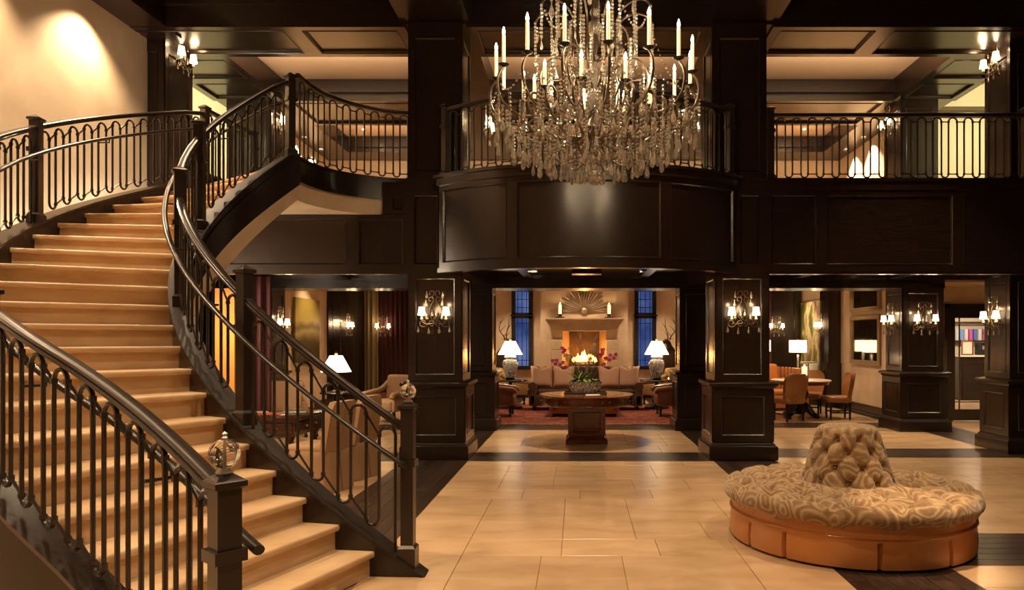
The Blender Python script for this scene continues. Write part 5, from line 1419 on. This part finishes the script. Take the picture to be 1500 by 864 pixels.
def drum_lamp(x, y, z, label, wd=.21, base=.0):
    t = thing('drum_lamp', label, 'lamp', (x, y, z)); zz = 1.33-z
    m = MB().lathe([(.10,0),(.10,.03),(.03,.04)], 16)
    nb = int((zz-.04)/.062)
    for i in range(nb): m.ball((0,0,.07+i*.062), .032, 10, 6)
    obj('glass_ball_stem', m, CRYSTAL, t)
    g = MB().lathe([(wd,zz),(wd,zz+.30)], 28); g.f = g.f[:-2]; obj('drum_shade', g, LSHADE, t)
    obj('finial', MB().lathe([(.004,zz+.2),(.012,zz+.31),(.002,zz+.34)], 8), GOLD, t)
    light('POINT', (0,0,zz+.15), 18, WARM, .05, parent=t)
side_table(5.42, 17.85, .26, .62, 'dark round side table behind the channelled sofa'); drum_lamp(5.42, 17.85, .62, 'white drum shade lamp on a glass ball stem, right of the two')
side_table(4.98, 19.5, .26, .62, 'dark round side table at the far wall under the left drum lamp'); drum_lamp(5.25-.27, 19.5, .62, 'white drum shade lamp on a glass ball stem, left of the two and farther', .20)
cb_ = thing('console_table', 'low console holding white boxes below the landscape painting', 'console', (6.0, 18.75, 0)); obj('cabinet', MB().rbox(0,0,.42,.5,1.2,.84,.02), WOOD, cb_); obj('console_top', MB().box(-.27,.27,-.62,.62,.84,.87), WOOD, cb_)
for i, (dx, dy, s) in enumerate(((0,-.3,.22),(0,.1,.3))):
    t = thing('white_box', ('small' if i == 0 else 'larger') + ' white box on the console below the landscape painting', 'box', (5.98+dx, 18.75+dy, .871)); obj('box_body', MB().rbox(0,0,s*.3,s,s,s*.6,.01), PAPER, t); obj('box_lid', MB().rbox(0,0,s*.62,s+.01,s+.01,.03,.005), PAPER, t)
# ---------------------------------------------------------------- left room
def slip_chair(x, y, rz, label):
    t = thing('slipcovered_chair', label, 'chair', (x, y, 0), rz, 'slipcovered chairs at the writing table')
    lo = []; n = 40
    for z, a, b in ((.005,.29,.30),(.10,.285,.295),(.36,.265,.275),(.44,.26,.27),(.46,.25,.26)):
        f_ = []
        for j in range(n):
            th = 2*PI*j/n; c, s = math.cos(th), math.sin(th); e = .3
            wv = 1+(.03*math.sin(th*12)*(1-z/.46))
            f_.append((a*math.copysign(abs(c)**e, c)*wv, b*math.copysign(abs(s)**e, s)*wv, z))
        lo.append(f_)
    obj('skirt', MB().loft(lo), SLIP, t, smooth=50)
    obj('seat', MB().rbox(0,-.03,.47,.50,.48,.09,.04,3), SLIP, t)
    lo = []
    for i in range(11):
        z = .42+.56*i/10; w_ = .255-.01*i/10
        if i > 8: w_ -= .03*(i-8)
        yb = .24+.09*(i/10); f_ = []
        for j in range(7):
            u = -1+j/3; f_.append((u*w_, yb-.05+.02*u*u-.03, z))
        for j in range(6,-1,-1):
            u = -1+j/3; f_.append((u*w_, yb+.03-.02*u*u, z))
        lo.append(f_)
    obj('backrest', MB().loft(lo), SLIP, t, smooth=60)
    obj('back_seam', MB().tube([(0,.272,.44),(0,.36,.95)], .006, 5).bar((0,.275,.44),(0,.31,.02),.012,.01), SLIP, t)
slip_chair(-2.86, 7.95, -PI/2-.25, 'sand slipcovered chair nearer the stair at the writing table')
slip_chair(-2.78, 8.72, -PI/2-.25, 'sand slipcovered chair farther from the stair at the writing table')
wt = thing('writing_table', 'dark carved writing table seen through the stair railing', 'table', (-3.75, 8.55, 0))
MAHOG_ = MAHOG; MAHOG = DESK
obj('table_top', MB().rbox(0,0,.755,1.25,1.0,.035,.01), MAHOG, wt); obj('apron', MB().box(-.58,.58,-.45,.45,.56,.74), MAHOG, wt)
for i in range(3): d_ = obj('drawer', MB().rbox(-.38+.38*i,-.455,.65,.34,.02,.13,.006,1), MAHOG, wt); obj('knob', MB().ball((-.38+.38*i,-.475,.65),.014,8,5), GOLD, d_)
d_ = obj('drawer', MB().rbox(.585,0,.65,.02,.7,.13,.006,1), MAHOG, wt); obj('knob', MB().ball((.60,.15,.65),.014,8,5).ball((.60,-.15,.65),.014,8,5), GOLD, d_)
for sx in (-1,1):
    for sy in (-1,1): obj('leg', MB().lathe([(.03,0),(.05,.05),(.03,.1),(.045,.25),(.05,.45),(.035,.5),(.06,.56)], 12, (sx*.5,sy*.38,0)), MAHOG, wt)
MAHOG = MAHOG_
for i, (dx, dy, c, nm) in enumerate(((.15,-.05,(.55,.08,.05),'red'),(.35,.12,(.2,.35,.35),'teal'),(-.1,.1,(.6,.5,.35),'cream'))):
    t = thing('magazine', nm + ' covered magazine lying on the writing table', 'magazine', (-3.75+dx, 8.55+dy, .773+.0*i), .3*i); obj('cover', MB().box(-.13,.13,-.10,.10,0,.008), mat('magazine_'+nm, c, .3), t)
club_chair(-5.05, 12.3, .5, TAUPE, 'tan upholstered armchair near the painting behind the stair', w_=.9, name='armchair')
club_chair(-3.75, 13.6+.9, -.5, TAUPE, 'tan upholstered armchair beyond the small lamp table', w_=.85, name='armchair')
side_table(-4.55, 13.6, .3, .66, 'dark lamp table between the two tan armchairs'); cone_lamp(-4.55, 13.6, .66, 'cone shade table lamp between the two tan armchairs behind the stair', False, .95, 22)
bn = thing('daybed', 'low upholstered daybed at the far end of the left room', 'daybed', (-3.7, 18.6, 0)); obj('mattress', MB().rbox(0,0,.30,1.6,.8,.25,.06,3), TAUPE, bn)
for sx in (-1,1):
    for sy in (-1,1): obj('leg', MB().frustum(sx*.7,sy*.3,0,.2,.05,.05), BLACK, bn)
# ---------------------------------------------------------------- glass door and office
dr = thing('door_1', None, None, (7.95, 14.6, 0), kind='structure')
m = MB(); m.box(-.50,-.42,-.06,.06,0,2.28).box(.42,.50,-.06,.06,0,2.28).box(-.42,.42,-.06,.06,2.16,2.28); m.box(-.56,-.50,-.09,.02,0,2.36).box(.50,.56,-.09,.02,0,2.36).box(-.56,.56,-.09,.02,2.28,2.36); obj('door_frame', m, WOOD, dr)
m = MB(); m.box(-.42,-.36,-.025,.025,.02,2.16).box(.36,.42,-.025,.025,.02,2.16).box(-.36,.36,-.025,.025,2.08,2.16).box(-.36,.36,-.025,.025,.02,.24); obj('door_leaf', m, WOOD, dr)
m = MB(); m.box(-.27,-.255,-.015,.015,.24,2.08).box(.255,.27,-.015,.015,.24,2.08).box(-.36,.36,-.015,.015,.38,.395).box(-.36,.36,-.015,.015,1.92,1.935); obj('muntins', m, WOOD, dr)
obj('pane', MB().box(-.36,.36,-.004,.004,.24,2.08), PANE, dr)
struct('wall_office_back', MB().box(6.6,13.4,20.9,21.0,0,2.75), PLASTER); struct('wall_office_right', MB().box(13.3,13.4,14.7,20.9,0,2.75), PLASTER)
ct_ = thing('office_counter', 'dark panelled counter seen through the glass door', 'counter', (11.1, 19.9, 0)); obj('cabinet', MB().box(-.75,.9,-.3,.3,0,1.18), WOOD, ct_); obj('panel_frame', MB().panel(flat((-.7,-.3,0),(1,0,0),(0,-1,0)),0,.75,.1,1.1,.1,.1,.1,.1), WOOD, ct_); obj('countertop', MB().box(-.8,.9,-.36,.3,1.18,1.22), MARBLE, ct_)
sh = thing('binder_shelf', 'wall shelf of coloured binders in the office', 'shelf', (11.2, 20.7, 1.62)); obj('shelf_board', MB().box(-.6,.6,-.15,.15,-.03,0).box(-.6,.6,-.15,.15,.5,.53).box(-.6,-.57,-.15,.15,0,.5).box(.57,.6,-.15,.15,0,.5), WOOD, sh)
for i, (c, nm) in enumerate((((.6,.6,.62),'grey'),((.15,.25,.6),'blue'),((.75,.7,.6),'ivory'),((.5,.08,.3),'magenta'),((.1,.15,.4),'navy'),((.65,.6,.5),'beige'),((.45,.1,.25),'plum'))):
    t = thing('ring_binder', nm + ' ring binder on the office wall shelf', 'binder', (10.78+.13*i, 20.67, 1.622)); obj('binder_cover', MB().rbox(0,0,.16,.09,.2,.32,.008,1), mat('binder_'+nm, c, .5), t)
t = thing('picture_frame', 'small framed notice standing on the office counter', 'picture frame', (10.62, 19.75, 1.221), -.2); obj('frame', MB().panel(flat((-.15,0,0),(1,0,0),(0,-1,0)),0,.30,0,.40,.03,.03,.03,.03,.015,1,.005), MAHOG, t); obj('notice', MB().box(-.12,.12,-.003,.01,.03,.37), PAPER, t)
t = thing('desk_phone', 'black office machine on the counter behind the framed notice', 'office machine', (11.15, 19.9, 1.221)); obj('housing', MB().rbox(0,0,.17,.36,.3,.34,.03,2), BLACK, t); obj('keypad', MB().rbox(-.02,-.155,.2,.2,.02,.1,.005,1), STEEL, t)
